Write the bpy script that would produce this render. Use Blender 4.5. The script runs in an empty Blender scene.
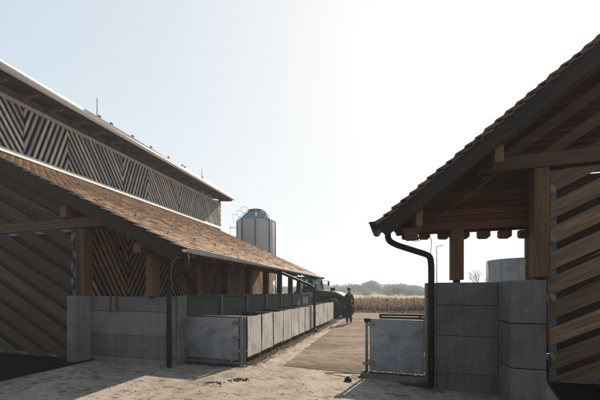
import bpy, bmesh, math, random
from mathutils import Vector, Matrix, noise
random.seed(7)
R = math.radians
scene = bpy.context.scene
COL = scene.collection

# ---------------------------------------------------------------- materials
def new_mat(name):
    m = bpy.data.materials.new(name); m.use_nodes = True
    nt = m.node_tree
    return m, nt, nt.nodes['Principled BSDF']
def N(nt, typ, **kw):
    n = nt.nodes.new(typ)
    for k, v in kw.items():
        if k in n.inputs.keys(): n.inputs[k].default_value = v
        else: setattr(n, k, v)
    return n
def L(nt, a, b): nt.links.new(a, b)
def ramp(nt, fac, stops):
    r = nt.nodes.new('ShaderNodeValToRGB')
    cr = r.color_ramp
    while len(cr.elements) < len(stops): cr.elements.new(0.5)
    for e, (p, c) in zip(cr.elements, stops):
        e.position = p; e.color = (c[0], c[1], c[2], 1)
    L(nt, fac, r.inputs['Fac']); return r.outputs['Color']
def coords(nt, scale=(1, 1, 1), rot=(0, 0, 0)):
    tc = nt.nodes.new('ShaderNodeTexCoord')
    rm = N(nt, 'ShaderNodeVectorRotate'); rm.rotation_type = 'EULER_XYZ'
    rm.inputs['Rotation'].default_value = rot
    L(nt, tc.outputs['Object'], rm.inputs['Vector'])
    mp = nt.nodes.new('ShaderNodeMapping'); mp.inputs['Scale'].default_value = scale
    L(nt, rm.outputs[0], mp.inputs['Vector'])
    return mp.outputs[0]
def noise_tex(nt, vec, scale, detail=4, rough=0.55, dist=0):
    n = N(nt, 'ShaderNodeTexNoise'); n.inputs['Scale'].default_value = scale
    n.inputs['Detail'].default_value = detail; n.inputs['Roughness'].default_value = rough
    n.inputs['Distortion'].default_value = dist
    L(nt, vec, n.inputs['Vector']); return n.outputs['Fac']
def mix(nt, fac, a, b, mode='MIX'):
    m = nt.nodes.new('ShaderNodeMix'); m.data_type = 'RGBA'; m.blend_type = mode
    if isinstance(fac, float): m.inputs[0].default_value = fac
    else: L(nt, fac, m.inputs[0])
    for s, v in ((6, a), (7, b)):
        if isinstance(v, tuple): m.inputs[s].default_value = (*v, 1)
        else: L(nt, v, m.inputs[s])
    return m.outputs[2]
def bump(nt, bs, h, strength=0.3, dist=0.01):
    b = nt.nodes.new('ShaderNodeBump'); b.inputs['Strength'].default_value = strength
    b.inputs['Distance'].default_value = dist
    L(nt, h, b.inputs['Height']); L(nt, b.outputs[0], bs.inputs['Normal'])
def island(nt):
    g = nt.nodes.new('ShaderNodeNewGeometry'); return g.outputs['Random Per Island']

def wood(name, c1, c2, c3, rot=(0, 0, 0), grain='x', rough=0.75):
    m, nt, bs = new_mat(name)
    sc = {'x': (1.2, 22, 22), 'y': (22, 1.2, 22), 'z': (22, 22, 1.2)}[grain]
    v = coords(nt, sc, rot)
    rnd = island(nt)
    add = N(nt, 'ShaderNodeVectorMath'); add.operation = 'ADD'
    cmb = N(nt, 'ShaderNodeVectorMath'); cmb.operation = 'SCALE'; cmb.inputs[0].default_value = (37, 91, 53)
    L(nt, rnd, cmb.inputs['Scale']); L(nt, v, add.inputs[0]); L(nt, cmb.outputs[0], add.inputs[1])
    n1 = noise_tex(nt, add.outputs[0], 1.0, 6, 0.6, 0.4)
    base = ramp(nt, n1, [(0.3, c1), (0.52, c2), (0.75, c3)])
    tone = ramp(nt, rnd, [(0.0, (0.55, 0.55, 0.58)), (0.35, (0.9, 0.88, 0.86)), (0.7, (1.05, 1.0, 0.95)), (1.0, (1.4, 1.32, 1.2))])
    c = mix(nt, 1.0, base, tone, 'MULTIPLY')
    L(nt, c, bs.inputs['Base Color'])
    bs.inputs['Roughness'].default_value = rough
    bs.inputs['Specular IOR Level'].default_value = 0.3
    bump(nt, bs, n1, 0.4, 0.004)
    return m
def plain(name, c, rough=0.6, metal=0.0, var=0.15, scale=6.0, spec=0.5):
    m, nt, bs = new_mat(name)
    v = coords(nt)
    n = noise_tex(nt, v, scale, 5)
    lo = tuple(x * (1 - var) for x in c); hi = tuple(min(1, x * (1 + var)) for x in c)
    L(nt, ramp(nt, n, [(0.3, lo), (0.7, hi)]), bs.inputs['Base Color'])
    bs.inputs['Roughness'].default_value = rough; bs.inputs['Metallic'].default_value = metal
    bs.inputs['Specular IOR Level'].default_value = spec
    return m
def concrete(name, c, streak=0.5, joint=None):
    m, nt, bs = new_mat(name)
    v = coords(nt)
    n1 = noise_tex(nt, v, 1.1, 8, 0.62)
    n2 = noise_tex(nt, v, 28, 6, 0.6)
    vs = coords(nt, (9, 9, 0.6))
    n3 = noise_tex(nt, vs, 1.0, 5, 0.6)
    dk = tuple(x * 0.55 for x in c); md = c; lt = tuple(min(1, x * 1.3) for x in c)
    base = ramp(nt, n1, [(0.28, dk), (0.5, md), (0.75, lt)])
    s = ramp(nt, n3, [(0.3, (0.62, 0.61, 0.6)), (0.55, (1, 1, 1)), (0.75, (1.12, 1.12, 1.12))])
    c1 = mix(nt, streak, base, mix(nt, 1.0, base, s, 'MULTIPLY'))
    f = ramp(nt, n2, [(0.25, (0.8, 0.8, 0.8)), (0.6, (1.05, 1.05, 1.05))])
    c2 = mix(nt, 1.0, c1, f, 'MULTIPLY')
    st_ = noise_tex(nt, coords(nt, (1.6, 1.6, .35)), 2.2, 9, .72, .6)
    c2 = mix(nt, ramp(nt, st_, [(.56, (0, 0, 0)), (.72, (.4, .4, .4))]), c2, (.085, .075, .062))
    ef_ = noise_tex(nt, coords(nt, (4, 4, .8)), 1.7, 8, .7, .3)
    c2 = mix(nt, ramp(nt, ef_, [(.62, (0, 0, 0)), (.76, (.25, .25, .25))]), c2, (.34, .335, .325))
    oi = nt.nodes.new('ShaderNodeObjectInfo')
    c2 = mix(nt, 1.0, c2, ramp(nt, oi.outputs['Random'], [(0, (.80, .80, .82)), (1, (1.14, 1.13, 1.12))]), 'MULTIPLY')
    L(nt, c2, bs.inputs['Base Color'])
    bs.inputs['Roughness'].default_value = 0.88; bs.inputs['Specular IOR Level'].default_value = 0.3
    bump(nt, bs, n2, 0.35, 0.006)
    return m
def galv(name, c, streak=True, rough=0.42, metal=0.55):
    m, nt, bs = new_mat(name)
    v = coords(nt, (7, 7, 0.9) if streak else (1.3, 1.3, 1.3))
    n1 = noise_tex(nt, v, 1.6, 7, 0.65, 0.5)
    vo = nt.nodes.new('ShaderNodeTexVoronoi'); vo.inputs['Scale'].default_value = 45
    L(nt, coords(nt), vo.inputs['Vector'])
    rnd = island(nt)
    base = ramp(nt, n1, [(0.3, tuple(x * 0.55 for x in c)), (0.5, c), (0.72, tuple(min(1, x * 1.35) for x in c))])
    sp = ramp(nt, vo.outputs['Distance'], [(0.0, (0.9, 0.9, 0.9)), (1.0, (1.1, 1.1, 1.1))])
    b2 = mix(nt, 1.0, base, sp, 'MULTIPLY')
    b3 = mix(nt, 1.0, b2, ramp(nt, rnd, [(0, (0.82, 0.82, 0.84)), (1, (1.12, 1.1, 1.06))]), 'MULTIPLY')
    nd_ = noise_tex(nt, coords(nt, (1, 1, .7)), 3.1, 8, .72, .8)
    b3 = mix(nt, ramp(nt, nd_, [(.55, (0, 0, 0)), (.70, (.65, .65, .65))]), b3, (.13, .105, .08))
    sc_ = noise_tex(nt, coords(nt, (2, 2, 60), (R(20), R(14), 0)), 1.5, 3, .5)
    b3 = mix(nt, ramp(nt, sc_, [(.70, (0, 0, 0)), (.74, (.35, .35, .35))]), b3, (.6, .62, .65))
    L(nt, b3, bs.inputs['Base Color'])
    bs.inputs['Metallic'].default_value = metal
    L(nt, ramp(nt, n1, [(0.2, (rough + .25,) * 3), (0.8, (rough,) * 3)]), bs.inputs['Roughness'])
    bump(nt, bs, n1, 0.15, 0.006)
    return m

M = {}
M['wood_post'] = wood('wood_post', (.08, .046, .026), (.145, .086, .047), (.20, .125, .07), grain='z')
M['wood_y'] = wood('wood_along', (.10, .055, .030), (.18, .105, .055), (.25, .155, .085), grain='y')
M['wood_x'] = wood('wood_across', (.06, .036, .021), (.105, .065, .038), (.155, .10, .058), grain='x')
M['wood_red'] = wood('wood_red', (.07, .034, .020), (.12, .056, .033), (.17, .082, .048), grain='x')
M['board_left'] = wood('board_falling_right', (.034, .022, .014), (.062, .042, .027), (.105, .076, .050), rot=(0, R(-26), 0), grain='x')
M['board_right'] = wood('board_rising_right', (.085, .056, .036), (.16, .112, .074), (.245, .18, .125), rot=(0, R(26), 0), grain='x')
M['back_board'] = wood('back_board', (.04, .028, .020), (.065, .047, .034), (.10, .074, .055), grain='x')
M['slat_grey'] = wood('weathered_slat', (.20, .20, .20), (.33, .33, .325), (.48, .475, .465), grain='z')
M['slat_brown'] = wood('brown_slat', (.24, .16, .10), (.42, .30, .20), (.58, .44, .31), grain='z')
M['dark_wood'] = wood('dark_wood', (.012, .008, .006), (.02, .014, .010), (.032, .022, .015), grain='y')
M['barge'] = wood('barge_board', (.014, .011, .010), (.023, .018, .016), (.038, .030, .026), rot=(0, R(25), 0), grain='x')
M['concrete_wall'] = concrete('concrete_wall', (.172, .178, .186))
M['concrete_dark'] = concrete('concrete_block', (.138, .142, .148))
M['galv'] = galv('galvanised_sheet', (.43, .43, .425), metal=.15, rough=.5)
M['galv_blue'] = galv('galvanised_gate', (.27, .32, .38), streak=False, metal=0.35)
M['frame_blue'] = plain('blue_grey_frame', (.10, .125, .165), .6, .1)
M['steel'] = galv('galvanised_post', (.17, .175, .18), metal=0.1)
M['gutter'] = plain('zinc_gutter', (.52, .545, .575), .45, .15, .08)
M['dark_metal'] = plain('dark_metal_pipe', (.022, .019, .018), 0.6, 0.1, spec=.25)
M['flash'] = plain('white_flashing', (.66, .63, .58), 0.45, 0.0, .1, 3)
M['roof_metal'] = plain('pale_roof_sheet', (.42, .40, .37), 0.6, 0.1, .25, 9)
M['panel_dark'] = plain('dark_pen_panel', (.03, .03, .034), 0.7, 0, .35, 3)
M['black'] = plain('matt_black', (.009, .009, .010), 0.95, spec=.05)  # black parts, and the painted shade at the doors and clerestory gaps
M['red'] = plain('red_strap', (.16, .015, .02), 0.8)
M['silo_body'] = plain('silo_body', (.36, .34, .37), .6, 0, .06, 1.2)
M['silo_cone'] = plain('silo_cone', (.10, .15, .22), .5, 0, .08, 2)
M['silo_rib'] = plain('silo_rib', (.06, .08, .12), .5)
M['tgreen'] = plain('green_paint', (.014, .06, .018), .45, 0, .1)
M['glass'] = plain('cab_glass', (.12, .22, .22), .08, 0, .05)
M['glass'].node_tree.nodes['Principled BSDF'].inputs['Transmission Weight'].default_value = .9
M['tyre'] = plain('tyre_rubber', (.014, .014, .013), .85, 0, .3)
M['rim'] = plain('muddy_rim', (.05, .045, .02), .8)
M['skin'] = plain('skin', (.30, .16, .10), .55, 0, .05)
M['hair'] = plain('hair', (.045, .022, .012), .6)
M['trousers'] = plain('dark_trousers', (.014, .015, .018), .85)
M['shoes'] = plain('brown_shoes', (.07, .04, .025), .7)
M['blue'] = plain('blue_paint', (.02, .05, .13), .7)
M['white'] = plain('white_paint', (.35, .35, .36), .7)
M['bark'] = plain('bark', (.07, .055, .045), .9, 0, .3)
M['manure'] = plain('dark_straw_dirt', (.030, .022, .015), .95, 0, .5, 12)

def jacket_mat():
    m, nt, bs = new_mat('dark_speckled_jacket')
    vo = nt.nodes.new('ShaderNodeTexVoronoi'); vo.inputs['Scale'].default_value = 9
    L(nt, coords(nt), vo.inputs['Vector'])
    c = ramp(nt, vo.outputs['Distance'], [(0.22, (.22, .21, .20)), (0.3, (.016, .016, .019))])
    L(nt, c, bs.inputs['Base Color']); bs.inputs['Roughness'].default_value = .85
    return m
M['jacket'] = jacket_mat()

def tile_mat(name, stops, seed=0):
    m, nt, bs = new_mat(name)
    rnd = island(nt); v = coords(nt)
    c = ramp(nt, rnd, stops)
    n1 = noise_tex(nt, v, 0.9, 6, .6); n2 = noise_tex(nt, v, 22, 5, .6)
    p = ramp(nt, n1, [(0.3, (.85, .85, .86)), (0.7, (1.1, 1.09, 1.07))])
    q = ramp(nt, n2, [(0.3, (.75, .75, .75)), (0.7, (1.12, 1.12, 1.12))])
    c = mix(nt, 1.0, mix(nt, 1.0, c, p, 'MULTIPLY'), q, 'MULTIPLY')
    L(nt, c, bs.inputs['Base Color']); bs.inputs['Roughness'].default_value = .72
    bs.inputs['Specular IOR Level'].default_value = .35
    bump(nt, bs, n2, .3, .004)
    return m
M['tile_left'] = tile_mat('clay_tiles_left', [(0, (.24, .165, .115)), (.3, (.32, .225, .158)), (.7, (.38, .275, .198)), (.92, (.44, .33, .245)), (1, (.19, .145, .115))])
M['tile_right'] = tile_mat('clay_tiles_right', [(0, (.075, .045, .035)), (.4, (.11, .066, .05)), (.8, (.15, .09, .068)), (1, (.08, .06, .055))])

def ground_mat():
    m, nt, bs = new_mat('yard_concrete')
    v = coords(nt)
    n1 = noise_tex(nt, v, .35, 8, .65, .6); n2 = noise_tex(nt, v, 2.6, 9, .68, .5); n3 = noise_tex(nt, v, 45, 6, .65)
    c = ramp(nt, n1, [(.3, (.185, .165, .147)), (.5, (.245, .222, .20)), (.72, (.31, .283, .255))])
    d = ramp(nt, n2, [(.36, (.66, .63, .60)), (.5, (.97, .96, .95)), (.68, (1.14, 1.13, 1.12))])
    e = ramp(nt, n3, [(.3, (.55, .54, .52)), (.65, (1.2, 1.2, 1.2))])
    c = mix(nt, 1.0, mix(nt, 1.0, c, d, 'MULTIPLY'), e, 'MULTIPLY')
    # blotches of dung and dirt
    vb = coords(nt, (1.0, 2.2, 1)); nb = noise_tex(nt, vb, 3.4, 7, .7, 1.2)
    f = ramp(nt, nb, [(.54, (0, 0, 0)), (.62, (1, 1, 1))])
    c = mix(nt, f, c, mix(nt, 1.0, c, (.42, .36, .30), 'MULTIPLY'))
    L(nt, c, bs.inputs['Base Color']); bs.inputs['Roughness'].default_value = .92
    bs.inputs['Specular IOR Level'].default_value = .2
    hh = mix(nt, .5, n2, n3)
    bump(nt, bs, hh, .4, .018)
    return m
M['ground'] = ground_mat()
def asphalt_mat():
    m, nt, bs = new_mat('worn_asphalt')
    v = coords(nt)
    n1 = noise_tex(nt, coords(nt, (.35, 1.0, 1), (0, 0, R(-8))), .9, 8, .65, .5); n3 = noise_tex(nt, v, 70, 5, .7)
    n2 = noise_tex(nt, v, 4, 8, .7, .5)
    c = ramp(nt, n1, [(.3, (.07, .055, .043)), (.45, (.115, .092, .073)), (.58, (.165, .137, .11)), (.74, (.25, .215, .175))])
    d = ramp(nt, n2, [(.3, (.55, .53, .5)), (.6, (1.1, 1.1, 1.1))])
    e = ramp(nt, n3, [(.3, (.6, .6, .6)), (.65, (1.25, 1.25, 1.25))])
    c = mix(nt, 1.0, mix(nt, 1.0, c, d, 'MULTIPLY'), e, 'MULTIPLY')
    L(nt, c, bs.inputs['Base Color']); bs.inputs['Roughness'].default_value = .95
    bs.inputs['Specular IOR Level'].default_value = .15
    bump(nt, bs, mix(nt, .5, n2, n3), .7, .015)
    return m
M['asphalt'] = asphalt_mat()
def field_mat():
    m, nt, bs = new_mat('stubble_field')
    n1 = noise_tex(nt, coords(nt, (.02, .2, 1)), 1, 6, .6); n2 = noise_tex(nt, coords(nt), 2.5, 6, .7)
    c = ramp(nt, n1, [(.3, (.16, .13, .075)), (.55, (.20, .17, .10)), (.75, (.13, .14, .06))])
    c = mix(nt, 1.0, c, ramp(nt, n2, [(.3, (.7, .7, .7)), (.7, (1.2, 1.2, 1.2))]), 'MULTIPLY')
    L(nt, c, bs.inputs['Base Color']); bs.inputs['Roughness'].default_value = .95
    bs.inputs['Specular IOR Level'].default_value = .1
    return m
M['field'] = field_mat()
def leaf_mat(name, a, b, c_):
    m, nt, bs = new_mat(name)
    L(nt, ramp(nt, island(nt), [(0, a), (.5, b), (1, c_)]), bs.inputs['Base Color'])
    bs.inputs['Roughness'].default_value = .8; bs.inputs['Specular IOR Level'].default_value = .15
    tr_ = nt.nodes.new('ShaderNodeBsdfTranslucent'); L(nt, bs.inputs['Base Color'].links[0].from_socket, tr_.inputs['Color'])
    ms = nt.nodes.new('ShaderNodeMixShader'); ms.inputs[0].default_value = .45
    L(nt, bs.outputs[0], ms.inputs[1]); L(nt, tr_.outputs[0], ms.inputs[2]); L(nt, ms.outputs[0], nt.nodes['Material Output'].inputs['Surface'])
    return m
M['reed'] = leaf_mat('dry_reed', (.11, .075, .05), (.18, .13, .09), (.27, .20, .14))
M['leaf1'] = leaf_mat('autumn_leaf', (.04, .045, .022), (.06, .06, .03), (.085, .075, .04))
M['leaf2'] = leaf_mat('dark_leaf', (.035, .05, .02), (.055, .07, .03), (.08, .09, .04))
M['weed'] = leaf_mat('dry_weed', (.10, .085, .04), (.15, .12, .06), (.24, .18, .10))
M['straw'] = leaf_mat('straw', (.16, .11, .055), (.26, .19, .10), (.36, .28, .16))
M['debris'] = leaf_mat('debris', (.03, .022, .015), (.08, .058, .038), (.17, .13, .09))

# ---------------------------------------------------------------- mesh builder
class MB:
    def __init__(s): s.v = []; s.f = []; s.smooth = []; s.marks = []
    def mark(s): s.marks.append((len(s.v), len(s.f))); return s
    def each(s, name, mat, parent, bevel=0):
        pv = pf = 0
        for a, b in s.marks:
            m = MB(); m.v = s.v[pv:a]; m.f = [[i - pv for i in f] for f in s.f[pf:b]]; m.smooth = s.smooth[pf:b]
            m.build(name, mat, parent, bevel); pv, pf = a, b
    def add(s, vs, fs, sm=False):
        o = len(s.v); s.v += [Vector(v) for v in vs]
        for f in fs: s.f.append([i + o for i in f]); s.smooth.append(sm)
        return s
    def box(s, x0, x1, y0, y1, z0, z1):
        vs = [(x, y, z) for z in (z0, z1) for y in (y0, y1) for x in (x0, x1)]
        return s.add(vs, [(0, 2, 3, 1), (4, 5, 7, 6), (0, 1, 5, 4), (2, 6, 7, 3), (0, 4, 6, 2), (1, 3, 7, 5)])
    def hexa(s, a, b):   # two quads (bottom, top), same winding
        return s.add(list(a) + list(b), [(3, 2, 1, 0), (4, 5, 6, 7), (0, 1, 5, 4), (1, 2, 6, 5), (2, 3, 7, 6), (3, 0, 4, 7)])
    def beam(s, p, q, w, h, up=(0, 0, 1)):
        p = Vector(p); q = Vector(q); d = (q - p).normalized(); u = Vector(up)
        r = d.cross(u)
        if r.length < 1e-4: r = d.cross(Vector((1, 0, 0)))
        r.normalize(); u = r.cross(d).normalized()
        A = [p + r * (w / 2 * i) + u * (h / 2 * j) for i, j in ((-1, -1), (1, -1), (1, 1), (-1, 1))]
        return s.hexa(A, [a + (q - p) for a in A])
    def tube(s, pts, r, n=10, caps=True):
        pts = [Vector(p) for p in pts]
        rs = r if isinstance(r, (list, tuple)) else [r] * len(pts)
        base = None; vs = []
        for i, p in enumerate(pts):
            d = (pts[min(i + 1, len(pts) - 1)] - pts[max(i - 1, 0)]).normalized()
            if base is None:
                base = d.cross(Vector((0, 0, 1)))
                if base.length < 1e-3: base = d.cross(Vector((1, 0, 0)))
            base = (base - d * base.dot(d)).normalized(); b2 = d.cross(base)
            for k in range(n):
                a = 2 * math.pi * k / n
                vs.append(p + (base * math.cos(a) + b2 * math.sin(a)) * rs[i])
        fs = [(i * n + k, i * n + (k + 1) % n, (i + 1) * n + (k + 1) % n, (i + 1) * n + k) for i in range(len(pts) - 1) for k in range(n)]
        s.add(vs, fs, True)
        if caps:
            o = len(s.v) - len(vs)
            s.f.append([o + k for k in range(n)][::-1]); s.smooth.append(False)
            s.f.append([o + (len(pts) - 1) * n + k for k in range(n)]); s.smooth.append(False)
        return s
    def lathe(s, c, prof, n=32, sm=True):
        vs = [(c[0] + r * math.cos(2 * math.pi * k / n), c[1] + r * math.sin(2 * math.pi * k / n), z) for r, z in prof for k in range(n)]
        fs = [(i * n + k, i * n + (k + 1) % n, (i + 1) * n + (k + 1) % n, (i + 1) * n + k) for i in range(len(prof) - 1) for k in range(n)]
        return s.add(vs, fs, sm)
    def prism(s, poly, off):    # poly: list of 3D points, off: extrusion vector
        poly = [Vector(p) for p in poly]; off = Vector(off); n = len(poly)
        return s.add(poly + [p + off for p in poly], [tuple(range(n))[::-1], tuple(range(n, 2 * n))] + [(i, (i + 1) % n, n + (i + 1) % n, n + i) for i in range(n)])
    def build(s, name, mat, parent=None, bevel=0, origin=None):
        me = bpy.data.meshes.new(name)
        o = Vector((0, 0, 0))
        if parent is not None: o = root_loc(parent)
        elif origin is not None: o = Vector(origin)
        me.from_pydata([v - o for v in s.v], [], s.f); me.update()
        bm = bmesh.new(); bm.from_mesh(me); bmesh.ops.recalc_face_normals(bm, faces=bm.faces)
        bm.to_mesh(me); bm.free()
        for p, sm in zip(me.polygons, s.smooth): p.use_smooth = sm
        me.materials.append(mat)
        ob = bpy.data.objects.new(name, me); COL.objects.link(ob)
        if parent is not None: ob.parent = parent
        elif origin is not None: ob.location = o
        if bevel:
            b = ob.modifiers.new('edge', 'BEVEL'); b.width = bevel; b.segments = 2; b.limit_method = 'ANGLE'
        return ob
def root_loc(o):
    while o.parent: o = o.parent
    return Vector(o.location)
def tag(o, label=None, cat=None, group=None, kind=None):
    if label: o['label'] = label
    if cat: o['category'] = cat
    if group: o['group'] = group
    if kind: o['kind'] = kind
    return o
def empty(name, loc, label, cat, group=None):
    o = bpy.data.objects.new(name, None); o.location = loc; o.empty_display_size = .2
    COL.objects.link(o); return tag(o, label, cat, group)
def copy_tree(o, parent=None):
    c = o.copy(); COL.objects.link(c)
    if parent is not None: c.parent = parent
    for ch in list(o.children): copy_tree(ch, c)
    return c

def clip(poly, a, b, c):      # keep a*x+b*y<=c
    out = []
    for i in range(len(poly)):
        p = poly[i]; q = poly[(i + 1) % len(poly)]
        dp = a * p[0] + b * p[1] - c; dq = a * q[0] + b * q[1] - c
        if dp <= 0: out.append(p)
        if dp * dq < 0:
            t = dp / (dp - dq); out.append((p[0] + (q[0] - p[0]) * t, p[1] + (q[1] - p[1]) * t))
    return out
def slats(mb, poly, ang, pitch, width, to3, off, jit=0.0, phase=0.0):
    """parallel boards at angle ang (from +u axis) clipped to a convex polygon in (u,v)"""
    d = (math.cos(ang), math.sin(ang)); n = (-d[1], d[0])
    ts = [p[0] * n[0] + p[1] * n[1] for p in poly]
    k = math.floor(min(ts) / pitch) - 1
    while k * pitch < max(ts) + pitch:
        t0 = (k + phase) * pitch + random.uniform(-jit, jit); t1 = t0 + width
        q = clip(poly, n[0], n[1], t1); q = clip(q, -n[0], -n[1], -t0) if len(q) > 2 else q
        if len(q) > 2:
            o = Vector(off) * random.uniform(.8, 1.0) if jit else Vector(off)
            base = Vector((0, 0, 0))
            mb.prism([Vector(to3(*p)) for p in q], o)
        k += 1
    return mb

def tile_roof(mb, O, a, s, la, ls, clipf=None, w=.182, g=.166):
    """plain tiles with rounded tails laid from the eave O; a along the eave, s up the slope"""
    a = Vector(a).normalized(); s = Vector(s).normalized(); n = a.cross(s).normalized()
    if n.z < 0: n = -n
    rows = int(ls / g); cols = int(la / w) + 1
    prof = [(-.5, .36), (-.5, .05), (-.36, .012), (0, 0), (.36, .012), (.5, .05), (.5, .36)]
    for r in range(rows):
        sh = (r % 2) * .5
        for c in range(cols):
            u = (c + sh) * w
            if u > la - w * .4: continue
            if clipf and not clipf(O + a * u + s * (r * g)): continue
            ju = random.uniform(-.004, .004); js = random.uniform(-.007, .007); jn = random.uniform(0, .006)
            ti = random.uniform(-.003, .003)
            top = []; bot = []
            for pu, ps in prof:
                q = O + a * (u + w * .5 + pu * (w - .006) + ju) + s * (r * g + ps + js)
                lift = .052 - ps * .105 + jn + pu * ti * 2
                top.append(q + n * lift); bot.append(q + n * (lift - .017))
            k = len(prof)
            mb.add(top + bot, [tuple(range(k))] + [(i, k + i, k + i + 1, i + 1) for i in range(k - 1)])
    return mb

# ---------------------------------------------------------------- camera
F = 310.; A = math.atan(95 / F)
cam_d = bpy.data.cameras.new('camera'); cam = bpy.data.objects.new('camera', cam_d); COL.objects.link(cam)
cam.location = (0, 0, 1.6); cam.rotation_euler = (R(90), 0, A)
cam_d.sensor_width = 36; cam_d.lens = 36 * F / 600; cam_d.shift_y = (291.5 - 200) / 600
cam_d.clip_start = .05; cam_d.clip_end = 6000
scene.camera = cam

# ---------------------------------------------------------------- light
SUN_AZ = R(13.5); SUN_EL = R(38)          # azimuth measured from +Y towards +X
w = bpy.data.worlds.new('World'); scene.world = w; w.use_nodes = True
nt = w.node_tree; sky = nt.nodes.new('ShaderNodeTexSky'); sky.sky_type = 'NISHITA'
sky.sun_disc = False; sky.sun_elevation = SUN_EL; sky.sun_rotation = SUN_AZ
sky.air_density = 1.0; sky.dust_density = 1.8; sky.ozone_density = 1.0; sky.altitude = 0
# veiled sky: the same Nishita sky seen through thin high haze, which evens out its range
va = N(nt, 'ShaderNodeVectorMath'); va.operation = 'ADD'; va.inputs[1].default_value = (1.2, 1.2, 1.25); L(nt, sky.outputs[0], va.inputs[0])
vd = N(nt, 'ShaderNodeVectorMath'); vd.operation = 'DIVIDE'; L(nt, sky.outputs[0], vd.inputs[0]); L(nt, va.outputs[0], vd.inputs[1])
vm = N(nt, 'ShaderNodeVectorMath'); vm.operation = 'MULTIPLY'; vm.inputs[1].default_value = (6.4, 6.42, 6.4); L(nt, vd.outputs[0], vm.inputs[0])
L(nt, vm.outputs[0], nt.nodes['Background'].inputs['Color'])
nt.nodes['Background'].inputs['Strength']  .default_value = .085
sl = bpy.data.lights.new('sun', 'SUN'); sl.energy = 5.0; sl.angle = R(.55); sl.color = (1.0, .83, .64)
so = bpy.data.objects.new('sun', sl); COL.objects.link(so)
sd = Vector((math.sin(SUN_AZ) * math.cos(SUN_EL), math.cos(SUN_AZ) * math.cos(SUN_EL), math.sin(SUN_EL)))
so.rotation_euler = sd.to_track_quat('Z', 'Y').to_euler(); so.location = sd * 60
vs = scene.view_settings; vs.view_transform = 'Standard'; vs.look = 'None'; vs.gamma = 1; vs.use_curve_mapping = False
vs.exposure = 1.0
scene.render.engine = 'CYCLES'
scene.cycles.max_bounces = 8; scene.cycles.volume_bounces = 1

# ---------------------------------------------------------------- ground
def sm(t): t = max(0, min(1, t)); return t * t * (3 - 2 * t)
def gh(x, y):   # the yard falls a little to the right wall's foot
    return -.13 * sm((x + .9) / 2.2) * (1 - sm((y - 6.6) / .6)) + .012 * noise.noise(Vector((x * .6, y * .6, 0)))
def grid(xs, ys, zf):
    vs = [(x, y, zf(x, y)) for y in ys for x in xs]; n = len(xs)
    return vs, [(j * n + i, j * n + i + 1, (j + 1) * n + i + 1, (j + 1) * n + i) for j in range(len(ys) - 1) for i in range(n - 1)]
def rng(a, b, st): n = max(1, round((b - a) / st)); return [a + (b - a) * i / n for i in range(n + 1)]
xs = [-2600, -900, -300, -100, -40] + rng(-25, 20, 1.0) + [45, 110, 300, 900, 2600]
ys = [-300, -80, -30] + rng(-12, 30, 1.0) + [40, 70, 120, 220, 400, 900, 2600]
def th(x, y):
    return -.5 if (-24 < x < 13 and -10.5 < y < 23.2) else -.05
mb = MB(); v_, f_ = grid(xs, ys, th); mb.add(v_, f_, True)
tag(mb.build('ground', M['field']), kind='structure')
mb = MB(); v_, f_ = grid(rng(-24.6, 13.6, .2), rng(-11, 23.8, .2), gh); mb.add(v_, f_, True)
tag(mb.build('yard', M['ground']), kind='structure')
# asphalt road between the two barns (its near edge cut on the skew)
mb = MB()
vs2 = []; NY = 90
for j in range(NY + 1):
    for i in range(11):
        t = j / NY; s_ = i / 10
        yn = 6.26 + (5.70 - 6.26) * s_ + .03 * noise.noise(Vector((s_ * 9, 1, 1))); y = yn + (24.2 - yn) * t
        xl = -2.30 - .04 * (y - 6) + .05 * noise.noise(Vector((y * 2.1, 3, 1))) + .03 * noise.noise(Vector((y * 7, 3, 1))); xr = -.66 + 3.2 * sm((y - 5.95) / .15)
        x = xl + (xr - xl) * s_
        vs2.append((x, y, gh(x, y) + .007))
mb.add(vs2, [(j * 11 + i, j * 11 + i + 1, (j + 1) * 11 + i + 1, (j + 1) * 11 + i) for j in range(NY) for i in range(10)], True)
tag(mb.build('road', M['asphalt']), kind='structure')
# near-black ground sheets: dirt plus painted shade under and inside both barn doors
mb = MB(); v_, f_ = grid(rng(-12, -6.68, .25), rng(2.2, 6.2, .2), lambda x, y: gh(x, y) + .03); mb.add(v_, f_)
tag(mb.build('door_shade_ground', M['black']), kind='structure')
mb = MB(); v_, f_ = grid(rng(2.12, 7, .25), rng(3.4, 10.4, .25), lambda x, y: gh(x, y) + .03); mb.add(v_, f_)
tag(mb.build('door_shade_ground', M['black']), kind='structure')

# ---------------------------------------------------------------- LEFT BARN
barn = empty('cattle_barn', (-9, 11, 0), 'long timber barn with clay-tiled lean-to roof and slatted clerestory on the left of the yard', 'barn')
Y0, Y1 = 5.12, 16.4
XE, ZE = -3.95, 2.42
XR, ZR = -10.9, 5.62
sv = Vector((XR - XE, 0, ZR - ZE)); SL = sv.length; sv.normalize()
nrm = Vector((sv.z, 0, -sv.x));  nrm = nrm if nrm.z > 0 else -nrm
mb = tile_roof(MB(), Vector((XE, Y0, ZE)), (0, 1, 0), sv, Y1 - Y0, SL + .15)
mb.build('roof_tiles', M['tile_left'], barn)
# roof deck under the tiles
mb = MB(); o = Vector((XE - .06, 0, ZE + .02)); t_ = o + sv * (SL - .05)
a = [Vector((o.x, Y0 + .05, o.z)), Vector((o.x, Y1 - .05, o.z)), Vector((t_.x, Y1 - .05, t_.z)), Vector((t_.x, Y0 + .05, t_.z))]
mb.hexa([p - nrm * .05 for p in a], [p - nrm * .025 for p in a])
mb.build('roof_deck', M['dark_wood'], barn)
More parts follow.
